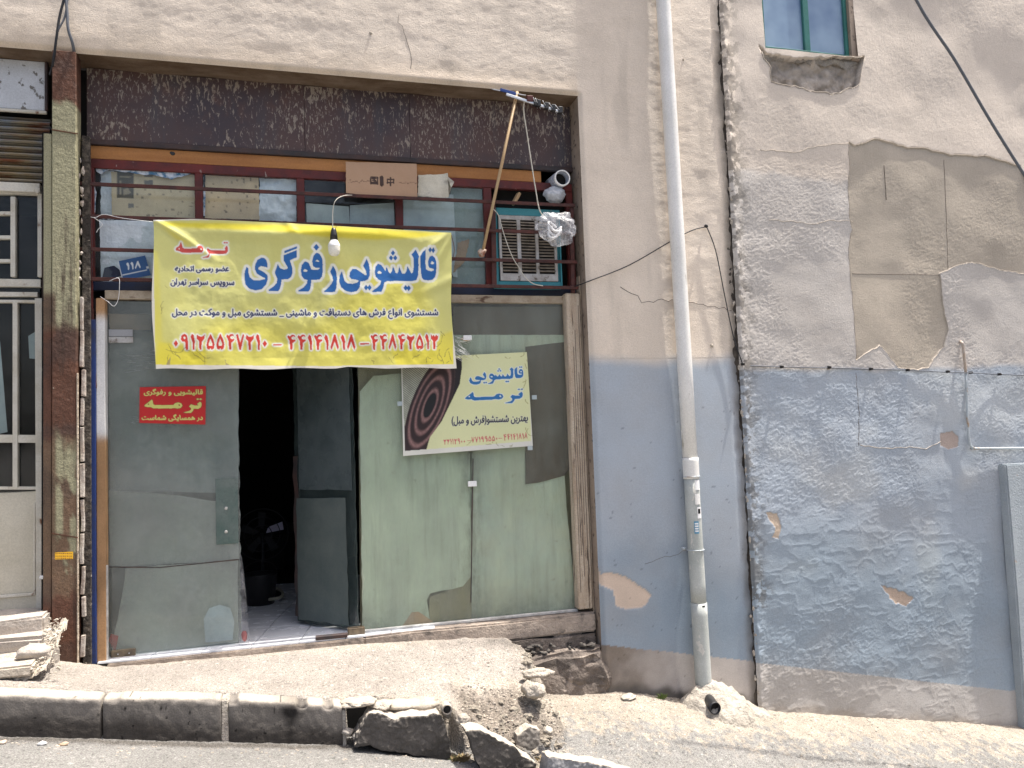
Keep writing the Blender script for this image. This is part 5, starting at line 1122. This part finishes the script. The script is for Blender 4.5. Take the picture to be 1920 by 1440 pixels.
for po in THOLE: cv.poly(hm, [t2(p) for p in po])
mk_ &= ~hm; halo(mk_, 6, (.022, .12, .36))
ts = lambda p: (p[0]/9.6+300, p[1]/9.6+430)
mk_ = cv.mask()
for po in TAB: cv.poly(mk_, [ts(p) for p in po])
for d in ((1160,232,22,18),(1200,232,22,18)): cv.poly(mk_, [ts(p) for p in dia(*d)])
hm = cv.mask(); [cv.poly(hm, [ts(p) for p in po]) for po in TABH]; mk_ &= ~hm; halo(mk_, 3.2, (.55, .075, .06))
DK = (.035, .045, .11)
mk_ = cv.mask(); cv.text(mk_, 'عضو رسمی اتحادیه', 328, 498, 429, 511.5, 0); halo(mk_, 1.7, DK, grow=.9)
mk_ = cv.mask(); cv.text(mk_, 'سرویس سراسر تهران', 320, 522, 439, 537, 1); halo(mk_, 1.7, DK, grow=.9)
mk_ = cv.mask(); cv.text(mk_, 'شستشوی انواع فرش های دستبافت و ماشینی _ شستشوی مبل و موکت در محل', 323, 579, 821, 598, 0); halo(mk_, 2.0, DK, grow=1.0)
RED = (.56, .045, .03)
mk_ = cv.mask(); digits(cv, mk_, '۰۹۱۲۵۵۴۷۲۱۰', 323, 626, 504, 656, 0); cv.poly(mk_, [(512,645),(528,645),(528,647.5),(512,647.5)])
digits(cv, mk_, '۴۴۱۴۱۸۱۸', 537, 627, 668, 656, 0); cv.poly(mk_, [(675,644),(692,643.5),(692,646),(675,646.5)]); digits(cv, mk_, '۴۴۸۴۲۵۱۳', 693, 627, 823, 656, -1); halo(mk_, 3, RED)
mk_ = cv.mask(); rg_ = random.Random(4)      # cracks and scuffs in the print
def scratch(x, y, n, sp=5, d=0):
    a = d or rg_.uniform(0, 6.3)
    for i in range(n):
        a += rg_.uniform(-.7, .7); x2 = x+cos(a)*sp; y2 = y+sin(a)*sp; w_ = rg_.uniform(.35, .8); cv.poly(mk_, [(x-sin(a)*w_, y+cos(a)*w_), (x2-sin(a)*w_, y2+cos(a)*w_), (x2+sin(a)*w_, y2-cos(a)*w_), (x+sin(a)*w_, y-cos(a)*w_)]); x, y = x2, y2
for i in range(9): scratch(rg_.uniform(292, 390), rg_.uniform(640, 688), rg_.randint(2, 9), 5, rg_.choice([.02, 1.57]))
for i in range(13): scratch(rg_.uniform(690, 848), rg_.uniform(660, 686), rg_.randint(2, 6), 3.4)
for i in range(5): scratch(rg_.uniform(805, 845), rg_.uniform(610, 680), rg_.randint(3, 9), 4, 1.5)
for i in range(4): scratch(rg_.uniform(292, 310), rg_.uniform(520, 620), rg_.randint(2, 4), 4)
cv.put(mk_, (.16, .13, .05), .7)
mk_ = cv.mask(); cv.poly(mk_, [(421,672),(424,676),(423,680),(430,684),(433,690),(418,688),(402,688),(405,684),(424,686)]); cv.poly(mk_, [(310,688),(314,680),(321,668),(319,686)]); cv.put(mk_, (.28, .23, .12), .8)
mk_ = cv.mask(); cv.poly(mk_, [(280,684),(600,686.5),(860,683),(860,700),(280,700)]); cv.poly(mk_, [(846,430),(870,430),(870,700),(850,700)]); cv.poly(mk_, [(270,400),(286.5,400),(292,700),(270,700)]); cv.poly(mk_, [(280,400),(860,400),(860,438),(843,435),(640,421),(400,412.5),(330,413),(280,416)])
cv.put(mk_, (.60, .57, .50))
NU, NV = 700, 330
u = np.linspace(0, 1, NU+1)[:, None]; v = np.linspace(0, 1, NV+1)[None, :]
def bl(k): return (bc[0][k]*(1-u)+bc[1][k]*u)*(1-v)+(bc[3][k]*(1-u)+bc[2][k]*u)*v
X = bl('x' and 0); Z = bl(2)
top_lift = np.interp(u, [0, .06, .12, .22, .45, .7, .9, 1], [0, .012, .022, .022, .020, .012, .006, 0])
Z = Z+top_lift*(1-v)+.010*np.interp(u, [0, .3, .58, .62, .66, 1], [0, -.3, .2, .9, .2, -.2])*v**6+.004*np.sin(u*31)*v**8
X = X+.010*np.sin(v*6.5+1)*(np.abs(u-.5)*2)**8
fold = .020*np.exp(-((v-.07-.02*np.sin(u*7))/.045)**2)*np.sin(np.clip(u, 0, 1)*pi)          # sag under the top hem
diag = lambda ux, vy, ang, wd, L: np.exp(-((((u-ux)*2.0*sin(ang)-(v-vy)*cos(ang))/wd)**2))*sstep(L, 0, np.hypot((u-ux)*2.0, v-vy))
folds = .020*diag(0, .0, .60, .025, .62)-.010*diag(0, .0, .75, .03, .5)+.014*diag(1, .0, 2.45, .03, .5)+.012*diag(1, .02, 2.05, .03, .45)-.010*diag(1, .0, 2.25, .02, .5)+.008*diag(.43, .0, .9, .03, .4)+.01*diag(1, .35, 2.7, .03, .35)
gen = (fbm(X, Z, 2.2, 4, 211)-.5)*.045+(fbm(X, Z*.6, 9, 3, 212)-.5)*.006+(fbm(X+Z, Z-X, 14, 3, 213)-.5)*.003
Yb = YB-fold-folds*.9+gen*np.minimum(1, 8*np.minimum(np.minimum(u, 1-u), np.minimum(v+.02, 1-v+.05)))-.012*v**3
ban = gridobj('yellow_banner', X, Yb, Z, 'print_vinyl', None, cv.sample(X, Z)); tag(ban, 'large yellow cloth banner with blue Persian title and red phone numbers over the doors', 'banner')
# strings and tape
def string(name, pts, r, mt, label, k=4):
    o = tube(name, smoothpts(pts, k), r, mt, None, 5); return tag(o, label, 'string')
string('string_tie', [P(162,404,.09), P(178,408,.08), P(195,402,.08), P(230,409,.07), P(286,416,.05)], .0018, 'bulbwhite', 'white string tying the banner\'s upper left corner to the bar')
string('string_tie', [P(176,408,.08), P(192,420,.07), P(184,430,.08), P(181,436,.08)], .0018, 'bulbwhite', 'short loose end of white string hanging left above the white cloth')
string('string_tie', [P(205,527,.09), P(222,521,.08), P(224,535,.08), P(222,560,.09), P(214,574,.09), P(203,566,.09), P(188,556,.1)], .0018, 'bulbwhite', 'white string looped round the lowest bar under the number plate')
string('string_tie', [P(846,440,.05), P(852,470,.06), P(845,500,.08), P(849,520,.07)], .0025, 'rust', 'thin dark tie at the right edge of the banner')
ft = rock('string_knot', P(874, 636, .17), .035, .012, .012, 'pole', None, 3, .5, 3); tag(ft, 'knotted twine and white tag right of the banner\'s lower corner', 'string')
box('twine_tag', P(868, 628, .165).x, P(884, 628, .165).x, .155, .172, P(875, 638, .165).z, P(875, 629, .165).z, 'bulbwhite', ft, .003)

# ================================================================== POSTER
PC = [(752,672),(988,660),(999,836),(756,855)]; YQ = .155
cv = canvas_for(PC, YQ, .0022, (.60, .62, .36), .05, 31)
q4 = [P(*c, YQ) for c in PC]
mk_ = cv.mask(); cv.poly(mk_, [(745,660),(866,672),(866,690),(862,720),(850,745),(828,790),(806,820),(798,848),(750,860)]); cv.put(mk_, (.10, .045, .04))
rugm = mk_.copy(); Xi, Zi = np.meshgrid(cv.gx, cv.gz)
c0 = P(806, 760, YQ); sc_ = P(846, 760, YQ).x-c0.x; ang = .40
dx = (Xi-c0.x)/sc_; dz = (Zi-c0.z)/sc_; xr = dx*cos(ang)-dz*sin(ang); zr_ = dx*sin(ang)+dz*cos(ang); R_ = np.hypot(xr/.50, zr_/1.42)
ring = .5+.5*np.sin(R_*14.5+.6*fbm(Xi, Zi, 12, 3, 8)); c_ = np.array([.03, .018, .02])*(1-ring[..., None])+np.array([.22, .125, .12])*(ring**2.2)[..., None]*(.7+.6*fbm(Xi, Zi, 120, 2, 3)[..., None]); core = (R_ < .42)[..., None]; c_ = np.where(core, np.array([.012, .012, .014]), c_)
out = (R_ > 1.72)[..., None]&(dx < 0)[..., None]&(dz > -.9)[..., None]; hatch = .5+.5*np.sin((dx*.8+dz)*60); c_ = np.where(out, np.array([.12, .12, .10])+np.array([.3, .32, .26])*hatch[..., None]*(.6+.8*fbm(Xi, Zi, 30, 3, 6)[..., None]), c_)
c_ = np.where((R_ > 1.72)[..., None]&((dx > 0)|(dz <= -.9))[..., None], np.array([.02, .016, .018]), c_)
cv.a[rugm] = c_[rugm]
mk_ = cv.mask(); A = lambda p: (878+(t2(p)[0]-636)*(982-878)/(818-636), 684+(t2(p)[1]-463)*(716-681)/(548-463)+(981-t2(p)[0])*.0)
def mapword(p):
    x, y = p; u_ = (x-943)/(1815-943); v_ = (y-66)/(471-66); return (880+u_*(981-880), 691-5*u_+v_*31)
for po in TITLE[:3]: cv.poly(mk_, [mapword(p) for p in po])
for d in TDOT[:9]: cv.poly(mk_, [mapword(p) for p in dia(*d)])
hm = cv.mask(); [cv.poly(hm, [mapword(p) for p in po]) for po in THOLE[:2]]; mk_ &= ~hm
cv.put(cv.dil(mk_, 2.4), (.66, .72, .72), .85); cv.put(mk_, (.025, .14, .36))
def tarmap(x0, x1, y0, y1, dy, p, sx0=265, sx1=1640, sy0=404, sy1=757): u_ = (p[0]-sx0)/(sx1-sx0); v_ = (p[1]-sy0)/(sy1-sy0); return (x0+u_*(x1-x0), y0+v_*(y1-y0)+dy*u_)
mk_ = cv.mask()
for po in TAR: cv.poly(mk_, [tarmap(872, 980, 733, 760, -5, p) for p in po])
for d in TARD: cv.poly(mk_, [tarmap(872, 980, 733, 760, -5, p) for p in dia(*d)])
hm = cv.mask(); [cv.poly(hm, [tarmap(872, 980, 733, 760, -5, p) for p in po]) for po in TARH]; mk_ &= ~hm
cv.put(cv.dil(mk_, 2.4), (.66, .72, .72), .85); cv.put(mk_, (.025, .14, .36))
mk_ = cv.mask(); cv.text(mk_, 'بهترین شستشو(فرش و مبل)', 847, 781, 989, 799, -5); mk_ = cv.dil(mk_, 1); cv.put(cv.dil(mk_, 1.4), (.66, .68, .6), .6); cv.put(mk_, (.02, .022, .05))
mk_ = cv.mask(); digits(cv, mk_, '۲۲۱۱۲۹۰۰', 831, 823, 873, 834, -2); digits(cv, mk_, '–۷۷۱۹۹۵۵۰–', 875, 820, 942, 831, -5); digits(cv, mk_, '۴۴۱۴۱۸۱۸', 943, 814, 989, 826, -3); cv.put(mk_, (.50, .12, .13))
mk_ = cv.mask(); cv.poly(mk_, [(745,846.5),(860,838),(1002,826),(1004,840),(756,860)]); cv.poly(mk_, [(990,655),(1003,655),(1004,840),(996,840)]); cv.poly(mk_, [(748,672),(753.5,672),(759.5,856),(750,860)]); cv.put(mk_, (.60, .60, .55))
mk_ = cv.mask(); rg_ = random.Random(9)
for i in range(14): scratch(rg_.uniform(870, 985), rg_.choice([664, 668, 832, 836])+rg_.uniform(-2, 2), rg_.randint(2, 6), 3)
for i in range(8): scratch(rg_.uniform(984, 990), rg_.uniform(670, 830), rg_.randint(3, 7), 3.4, 1.5)
cv.put(mk_, (.22, .19, .07), .7)
pos = sheet('carpet_poster', PC, [.16, .15, .15, .15], 'print_vinyl', None, 260, 200, .004, 3, canvas=cv); tag(pos, 'square yellow poster with a rolled carpet picture taped on the green papered glass', 'poster')
# sticker
SC = [(262,726),(386,724),(385,796),(261,793)]; YS = .189; cv = canvas_for(SC, YS, .0018, (.50, .02, .02), .06, 41)
YE = (.62, .60, .17); sm = lambda p: (p[0]/12.8+250, p[1]/12.8+715)
mk_ = cv.mask(); [cv.poly(mk_, [sm(p) for p in po]) for po in TAR]; [cv.poly(mk_, [sm(p) for p in dia(*d)]) for d in TARD]; hm = cv.mask(); [cv.poly(hm, [sm(p) for p in po]) for po in TARH]; mk_ &= ~hm
cv.put(cv.dil(mk_, 1.6), (.12, .03, .015)); cv.put(mk_, YE)
mk_ = cv.mask(); cv.text(mk_, 'قالیشویی و رفوگری', 270, 729, 380, 742, 0); cv.text(mk_, 'در همسایگی شماست', 266, 777, 380, 790, 0); mk_ = cv.dil(mk_, 1.2); cv.put(cv.dil(mk_, 1), (.12, .03, .015), .6); cv.put(mk_, YE)
stk = sheet('red_sticker', SC, YS, 'print_vinyl', None, 230, 130, .001, canvas=cv); tag(stk, 'red sticker with yellow Persian lettering on the closed glass door', 'sticker')
M['tape'] = mat('clear_tape', (.33, .36, .37), rough=.25)
tp = bpy.data.objects['glass_door']
for i in range(26):
    x = random.uniform(226, 285); y = random.uniform(655, 700); L = random.uniform(10, 30); tube('tape_scratch', [P(x, y, .1925), P(x+L, y+random.uniform(-4, 4), .1925)], .0009, 'tape', tp, 4)
for i in range(6): x = random.uniform(240, 262); y = random.uniform(780, 800); tube('tape_scratch', [P(x, y, .1925), P(x+random.uniform(5, 18), y+random.uniform(-3, 3), .1925)], .0012, 'tape', tp, 4)
for i in range(22):
    x = random.uniform(846, 866); y = random.uniform(628, 670); L = random.uniform(15, 50); tube('tape_strand', [P(x, y, .08), P(x+L*.6, y+L*random.uniform(-.1, .6), .14)], .0011, 'bulbwhite', pos, 4)
for (x, y) in ((748, 757), (1000, 745), (992, 840)): box('tape_tab', P(x-3, y, .15).x, P(x+6, y, .15).x, .143, .146, P(x, y+4, .15).z, P(x, y-4, .15).z, 'paper', pos, 0)

# ================================================================== PIPES AND CABLES
dp = thing('drainpipe', P(1320, 1290, -.09), 'tall pale drainpipe running down the wall to a mortar base', 'drainpipe')
yp = -.075; axp = lambda px, py: P(px, py, yp)
pts = [(1243,0),(1262,240),(1275,500),(1286,700),(1298,855)]
top_ = axp(1243, 0); x_p = lambda z: np.interp(z, [-.4, 5.2], [axp(1320,1290).x, axp(1243,0).x])
def seg(name, za, zb, r, mt, **k): return tube(name, [(x_p(z), yp, z) for z in np.linspace(za, zb, 8)], r, mt, dp, 24)
zc = lambda py: P(1300, py, yp).z
up_ = seg('upper_pipe', zc(893), 7.5, .056, 'pvc'); seg('socket', zc(897), zc(858), .061, 'pvc'); lp_ = seg('lower_pipe', zc(1130), zc(893)+.001, .057, 'pvc_old'); seg('base_pipe', zc(1300), zc(1130)-.002, .060, 'pvc_old')
for py in (893, 1031): 
    z = zc(py); vs, fs = tubemesh([(x_p(z)+.062*cos(a), yp+.062*sin(a), z) for a in np.linspace(-.2, 2*pi-.2, 26)], .004, 6); mesh('pipe_clamp', vs, fs, 'gas', dp, True)
cl_ = [o for o in bpy.data.objects if o.name.startswith('pipe_clamp')][-1]
rock('clamp_bolt', (x_p(zc(1031))-.075, -.03, zc(1028)), .014, .02, .012, 'gas', cl_, 2)
def psticker(name, py0, py1, x0, x1, mt, cols=None):
    vs = []; fs = []; n = 8
    for i in range(n+1):
        a = pi*1.5+x0+(x1-x0)*i/n
        for z in (zc(py0), zc(py1)): vs.append((x_p(z)+.0605*cos(a), yp+.0605*sin(a), z))
    for i in range(n): fs.append((2*i, 2*i+2, 2*i+3, 2*i+1))
    return mesh(name, vs, fs, mt, lp_, True)
psticker('torn_label', 900, 918, -.1, .7, 'bulbwhite'); psticker('torn_label', 925, 945, -.2, .6, 'pvc'); psticker('torn_label', 950, 971, 0, .7, 'bulbwhite'); psticker('black_print', 953, 962, .1, .5, 'black')
psticker('blue_label', 976, 999, -.5, .1, mat('blue_label', (.1, .28, .42), rough=.5)); psticker('black_mark', 1134, 1137, -.1, .3, 'black')
for k in range(4): psticker('label_digit', 979+k*4.6, 982+k*4.6, -.42, .02, 'bulbwhite').scale = (1, 1, 1)
for o in bpy.data.objects:
    if o.name.startswith('label_digit') or o.name.startswith('black_print'):
        for v in o.data.vertices: v.co.y -= .0012
mm_ = thing('mortar_base', P(1335, 1320, -.1), 'lumpy mortar mound round the foot of the drainpipe with a black outlet', 'mortar mound')
M['mound'] = mat('white_mound', (.46, .42, .36), (.3, .27, .23), ns=8, rough=.95, bump=1, bs=40, bd=.02)
def mound(x0, y0, sx, sy, h, seed):
    xx = np.linspace(-1.15, 1.15, 60); Xm, Ym = np.meshgrid(xx, xx, indexing='ij'); r = np.hypot(Xm, Ym)+(fbm(Xm+9, Ym+9, 2, 4, seed)-.5)*.5
    Hm = h*(np.clip(1-r**2, 0, 1)**.6)*(.65+.7*fbm(Xm+3, Ym, 3, 4, seed+1)); Xw = x0+Xm*sx; Yw = y0+Ym*sy; Zw = hgt(Xw, Yw)+Hm-.012
    return gridobj('mound', Xw, Yw, Zw, 'mound', mm_)
ob = P(1333, 1322, -.23); mound(3.02, -.12, .27, .22, .17, 5); mound(3.22, -.07, .22, .12, .07, 8)
vs, fs = tubemesh([(ob.x+.03, -.08, ob.z+.03), (ob.x, -.29, ob.z-.005)], .042, 20); mesh('outlet', vs, fs[:-2], 'black', mm_, True); lathe('outlet_bore', [(.0001, .03), (.041, .03)], (ob.x, -.29, ob.z-.005), 'dark', mm_, 20, 'Y'); lathe('outlet_rim', [(.037, .02), (.038, -.002), (.043, -.002), (.043, .02)], (ob.x, -.292, ob.z-.005), 'cable', mm_, 20, 'Y')
# thin gas pipe
gp = thing('gas_pipe', P(1806, 640, -.03), 'thin L shaped painted pipe on the wall above the pillar', 'pipe')
yg = -.035; pts = [P(1800, 640, .02), P(1804, 643, yg), P(1806, 652, yg), P(1811, 700, yg)]; tube('tan_length', smoothpts(pts, 4), .011, 'gaswarm', gp, 12)
pts = [P(1811, 700, yg), P(1815, 800, yg), P(1818, 830, yg), P(1820, 836, yg), P(1825, 840, yg), P(1833, 841, yg), P(1960, 840, yg)]; tube('painted_length', smoothpts(pts, 4), .011, 'gas', gp, 12)
# wire with nail clips
wr = tube('wall_wire', smoothpts([P(1392,685,-.012), P(1465,688,-.016), P(1554,690,-.02), P(1633,692,-.018), P(1702,694,-.018), P(1775,698,-.02), P(1820,699,-.05), P(1874,702,-.022), P(1960,705,-.02)], 4), .004, 'greycable', None, 6); tag(wr, 'thin grey wire clipped along the top of the blue paint on the right wall', 'wire')
proto = None
for i, (px, py) in enumerate([(1393,683),(1466,688),(1555,689),(1633,692),(1702,694),(1777,697),(1820,699),(1874,702)]):
    q = P(px, py, -.03)
    if proto is None:
        proto = box('cable_clip', -.010, .010, -.014, .016, -.010, .012, 'black', None, .003); box('nail', -.003, .003, -.024, -.014, -.003, .003, 'rust', proto, 0); o = proto; ch = [c for c in bpy.data.objects if c.parent == proto]
    else:
        o = proto.copy(); C.objects.link(o)
        for c in ch: d = c.copy(); C.objects.link(d); d.parent = o
    o.location = q
    tag(o, ['black nail clip at the joint between the walls where the wire turns', 'black nail clip second from the left on the wall wire', 'black nail clip on the wire beside a paint drip and rusty plug', 'black nail clip under the left tip of the bare grey patch', 'black nail clip under the lowest point of the bare grey patch', 'black nail clip left of the thin L shaped pipe', 'black nail clip where the wire crosses the thin pipe', 'black nail clip rightmost on the wire'][i], 'cable clip', 'clips holding the wire on the right wall')
rock('wall_plug', P(1553, 692, -.01), .016, .012, .006, 'gaswarm', wallR, 4)
for px, py, s in ((1335, 648, .013), (1419, 1190, .03), (695, 62, .012), (1281, 112, .008)):
    rock('plug', P(px, py, -.0 if px != 695 else .0), s, s*.8, s, 'mortar', wallL, px)
o = tube('thin_wire', smoothpts([P(1078,537,.09), P(1110,525,-.02), P(1180,497,-.03), P(1262,450,-.02), P(1300,431,-.02), P(1325,425,-.015)], 5), .0042, 'cable', None, 6); tag(o, 'thin dark wire rising from the window bars to a nail right of the drainpipe', 'wire')
o = tube('thin_wire', smoothpts([P(1325,425,-.015), P(1342,470,-.02), P(1358,550,-.02), P(1375,630,-.02), P(1393,684,-.03)], 5), .0042, 'cable', None, 6); tag(o, 'thin dark wire dropping from the nail to the corner clip', 'wire')
rock('wire_nail', P(1324, 424, -.02), .012, .02, .014, 'cable', o, 3)
for i, (pts, lab) in enumerate([([(125,-20),(112,30),(106,70),(99,120),(94,140)], 'dark cable running down to the top of the rusty post, leftmost'), ([(122,-20),(126,25),(128,55),(137,85),(141,118)], 'grey cable bending right over the beam above the rusty post'), ([(129,-20),(122,30),(108,60),(103,100),(96,138)], 'second dark cable looping to the top left of the post')]):
    o = tube('service_cable', smoothpts([P(x, y, -.05+(.03 if j > 2 else 0)+.1*(j == 4)) for j, (x, y) in enumerate(pts)], 5), [.008, .009, .006][i], ['cable', 'greycable', 'greycable'][i], None, 8); tag(o, lab, 'cable')
o = tube('overhead_cable', smoothpts([P(1640,-180,-.9), P(1718,0,-.9), P(1790,112,-.9), P(1856,225,-.9), P(1925,335,-.9), P(2000,450,-.9)], 5), .0105, 'greycable', None, 8); tag(o, 'thick black cable crossing the upper right corner in front of the wall', 'cable')

# ================================================================== INSIDE THE SHOP
fl = thing('shop_floor', (0, 1, .37), 'white tiled floor seen through the open shop door', 'floor')
ca, sa = cos(radians(79)), sin(radians(79))
bm0 = None
ex = Vector((sin(radians(11)), cos(radians(11)), 0)); ey = Vector((cos(radians(11)), -sin(radians(11)), 0)); org = Vector((.015, .0, 0))
for i in range(-4, 4):
    for j in range(-1, 9):
        a = .30; p0 = org+ey*(i*a)+ex*(j*a)
        if p0.y < -.3 or p0.y > 2.4 or p0.x < -1.35 or p0.x > .7: continue
        q = [p0+ey*.003+ex*.003, p0+ey*(a-.003)+ex*.003, p0+ey*(a-.003)+ex*(a-.003), p0+ey*.003+ex*(a-.003)]
        # clip to the threshold line
        yl = .10; out_ = []
        for k in range(4):
            A_, B_ = q[k], q[(k+1) % 4]
            if A_.y >= yl: out_.append(A_)
            if (A_.y-yl)*(B_.y-yl) < 0: out_.append(A_+(B_-A_)*((yl-A_.y)/(B_.y-A_.y)))
        if len(out_) < 3: continue
        bm = bmesh.new(); f = bm.faces.new([bm.verts.new((v.x, v.y, .378)) for v in out_]); r = bmesh.ops.extrude_face_region(bm, geom=[f])
        for e in r['geom']:
            if isinstance(e, bmesh.types.BMVert): e.co.z = .366
        bmesh.ops.recalc_face_normals(bm, faces=bm.faces[:]); fin(bm, 'floor_tile', 'tile', fl)
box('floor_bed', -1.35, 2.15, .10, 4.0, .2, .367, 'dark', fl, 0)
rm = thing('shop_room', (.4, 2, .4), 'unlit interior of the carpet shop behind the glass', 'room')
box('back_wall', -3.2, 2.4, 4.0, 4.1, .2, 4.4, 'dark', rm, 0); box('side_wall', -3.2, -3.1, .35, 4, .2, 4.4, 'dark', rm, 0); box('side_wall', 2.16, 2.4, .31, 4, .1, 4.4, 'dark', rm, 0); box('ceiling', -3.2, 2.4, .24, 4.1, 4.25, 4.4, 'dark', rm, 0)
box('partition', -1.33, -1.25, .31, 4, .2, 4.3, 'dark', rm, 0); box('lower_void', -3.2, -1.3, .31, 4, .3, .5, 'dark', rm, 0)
fa = thing('floor_fan', (-.2, 1.9, .38), 'dark fan with a lilac highlight painted on one blade, standing in the dim doorway', 'fan')
q = P(492, 1000, 1.9)
for r in (.22, .15, .08):
    vs, fs = tubemesh([(q.x+r*cos(a), 1.82, q.z+r*sin(a)) for a in np.linspace(0, 2*pi, 40)], .004, 5); mesh('guard_ring', vs, fs, 'cable', fa, True)
for k in range(5):
    a = k*1.2566; d_ = Vector((cos(a), 0, sin(a))); e_ = Vector((-sin(a), .3, cos(a))); mesh('blade', [q+d_*.03, q+d_*.18+e_*.02, q+d_*.17+e_*.09, q+d_*.05+e_*.05], [(0, 1, 2, 3)], mat('lilac_highlight_blade', (.4, .38, .5), rough=.4) if k == 0 else 'cable', fa)  # one lilac blade paints a highlight on the dark fan
tube('stand', [(q.x, 1.9, q.z), (q.x, 1.9, .39)], .015, 'cable', fa); lathe('foot', [(.0001, .03), (.16, .02), (.17, 0)], (q.x, 1.9, .38), 'cable', fa)
bk = thing('bucket', (-.1, 1.6, .38), 'dark bucket on the tiles behind the door', 'bucket'); q = P(488, 1095, 1.55)
lathe('body', [(.0001, 0), (.11, 0), (.14, .24), (.145, .25), (.135, .25), (.10, .02), (.0001, .02)], (q.x, 1.55, .38), 'black', bk, 24); vs, fs = tubemesh([(q.x+.14*cos(a), 1.55, .63+.10*sin(a)) for a in np.linspace(0, pi, 14)], .002, 5); mesh('handle', vs, fs, 'black', bk, True)
hp = [(470,1120),(500,1124),(525,1120),(530,1112),(520,1104),(500,1103),(485,1108),(470,1104),(462,1092),(470,1083)]
o = tube('hose', smoothpts([PZ(x, y, .40+.02*(i % 3)) for i, (x, y) in enumerate(hp)], 5), .013, mat('pale_hose', (.4, .38, .3), rough=.5), None, 8); tag(o, 'coiled pale hose lying on the white tiles inside the doorway', 'hose')
for i, (x, y, y2, s) in enumerate([(470, 1080, 2.6, .3), (530, 1060, 3.0, .4)]):
    q = P(x, y, y2); o = box('carpet_roll', q.x-s, q.x+s, y2, y2+.3, .38, .38+.5, 'dark', None, .12, 4); tag(o, ['dark rolled carpet at the back of the shop, nearer the door', 'dark rolled carpet at the back of the shop, farther in'][i], 'carpet roll')

# ================================================================== SMALL THINGS
def weed(name, px, py, y, n, h, mt, label, seed):
    q = P(px, py, y); zg = gh(q.x, y); rg = random.Random(seed); vs = []; fs = []
    for i in range(n):
        a = rg.uniform(0, 2*pi); L = h*rg.uniform(.5, 1.1); lean = rg.uniform(.2, 1.0); b = Vector((q.x+rg.gauss(0, h*.35), y+rg.gauss(0, h*.2), zg-.004)); d = Vector((cos(a)*lean, sin(a)*lean, 1)).normalized(); s = d.cross(Vector((0, 1, .3))).normalized()*h*.09; k = len(vs)
        vs += [b-s*.5, b+s*.5, b+d*L*.55+s+Vector((0, 0, 0)), b+d*L*.55-s, b+d*L+Vector((cos(a)*L*.3, sin(a)*L*.3, -L*.1))]; fs += [(k, k+1, k+2, k+3), (k+3, k+2, k+4)]
    o = mesh(name, vs, fs, mt); tag(o, label, 'weed'); return o
weed('green_weed', 1241, 1312, -.06, 50, .045, 'leaf', 'small green weed at the wall foot left of the drainpipe', 3)
weed('dry_weed', 862, 1398, -.93, 160, .05, 'dry', 'clump of dry brown weed in the gap between the broken kerb stones', 4)
weed('green_weed', 856, 1393, -.92, 60, .04, 'leaf', 'green tuft among the dry weed between the broken kerb stones', 5)
weed('dry_weed', 1018, 1378, -.86, 90, .05, 'dry', 'dry brown weed beside the square rubble block', 6)
weed('dry_weed', 1065, 1400, -.95, 50, .03, 'dry', 'dry yellowish weed low on the dusty road right of the rubble', 7)
for px, py, y, mt, lab in ((1081, 1392, -.9, 'pink', 'pink scrap of litter on the dusty road'), (78, 1389, -.95, 'bulbwhite', 'bright white scrap lying in the gutter by the left kerb stone'), (120, 1391, -.94, 'gaswarm', 'brown leaf in the gutter right of the white scrap'), (5, 1388, -.94, 'gaswarm', 'brown scrap in the gutter at the left edge')):
    q = P(px, py, y); o = rock('litter', (q.x, y, gh(q.x, y)+.008), .022, .015, .01, mt, None, px, .6, 2, .4); tag(o, lab, 'litter')
bm = bmesh.new(); rng = random.Random(21)
for i in range(2400):
    x = rng.uniform(1.0, 6.5); y = -abs(rng.gauss(0, .33))-.02
    if i % 4 == 0: x = rng.uniform(-2, 1.7); y = rng.choice([-.90-abs(rng.gauss(0, .10)), rng.uniform(-.7, -.05)])
    if i % 3 == 1: x = rng.uniform(.92, 1.62); y = rng.uniform(-.9, -.5)
    if y < -1.6: continue
    s = rng.uniform(.0025, .008)*(1.6 if rng.random() < .04 else 1); z = gh(x, y); r = bmesh.ops.create_icosphere(bm, subdivisions=1, radius=1)
    for v in r['verts']: k_ = 1+mnoise.noise(v.co*2+Vector((i, 0, 0)))*.5; v.co = Vector((x+v.co.x*s*k_*1.2, y+v.co.y*s*k_, z+v.co.z*s*.7*k_))
M['grit'] = mat('grey_brown_grit', (.42, .37, .31), (.2, .18, .16), ns=9, rough=.95)
tag(fin(bm, 'loose_grit', 'grit'), kind='stuff')
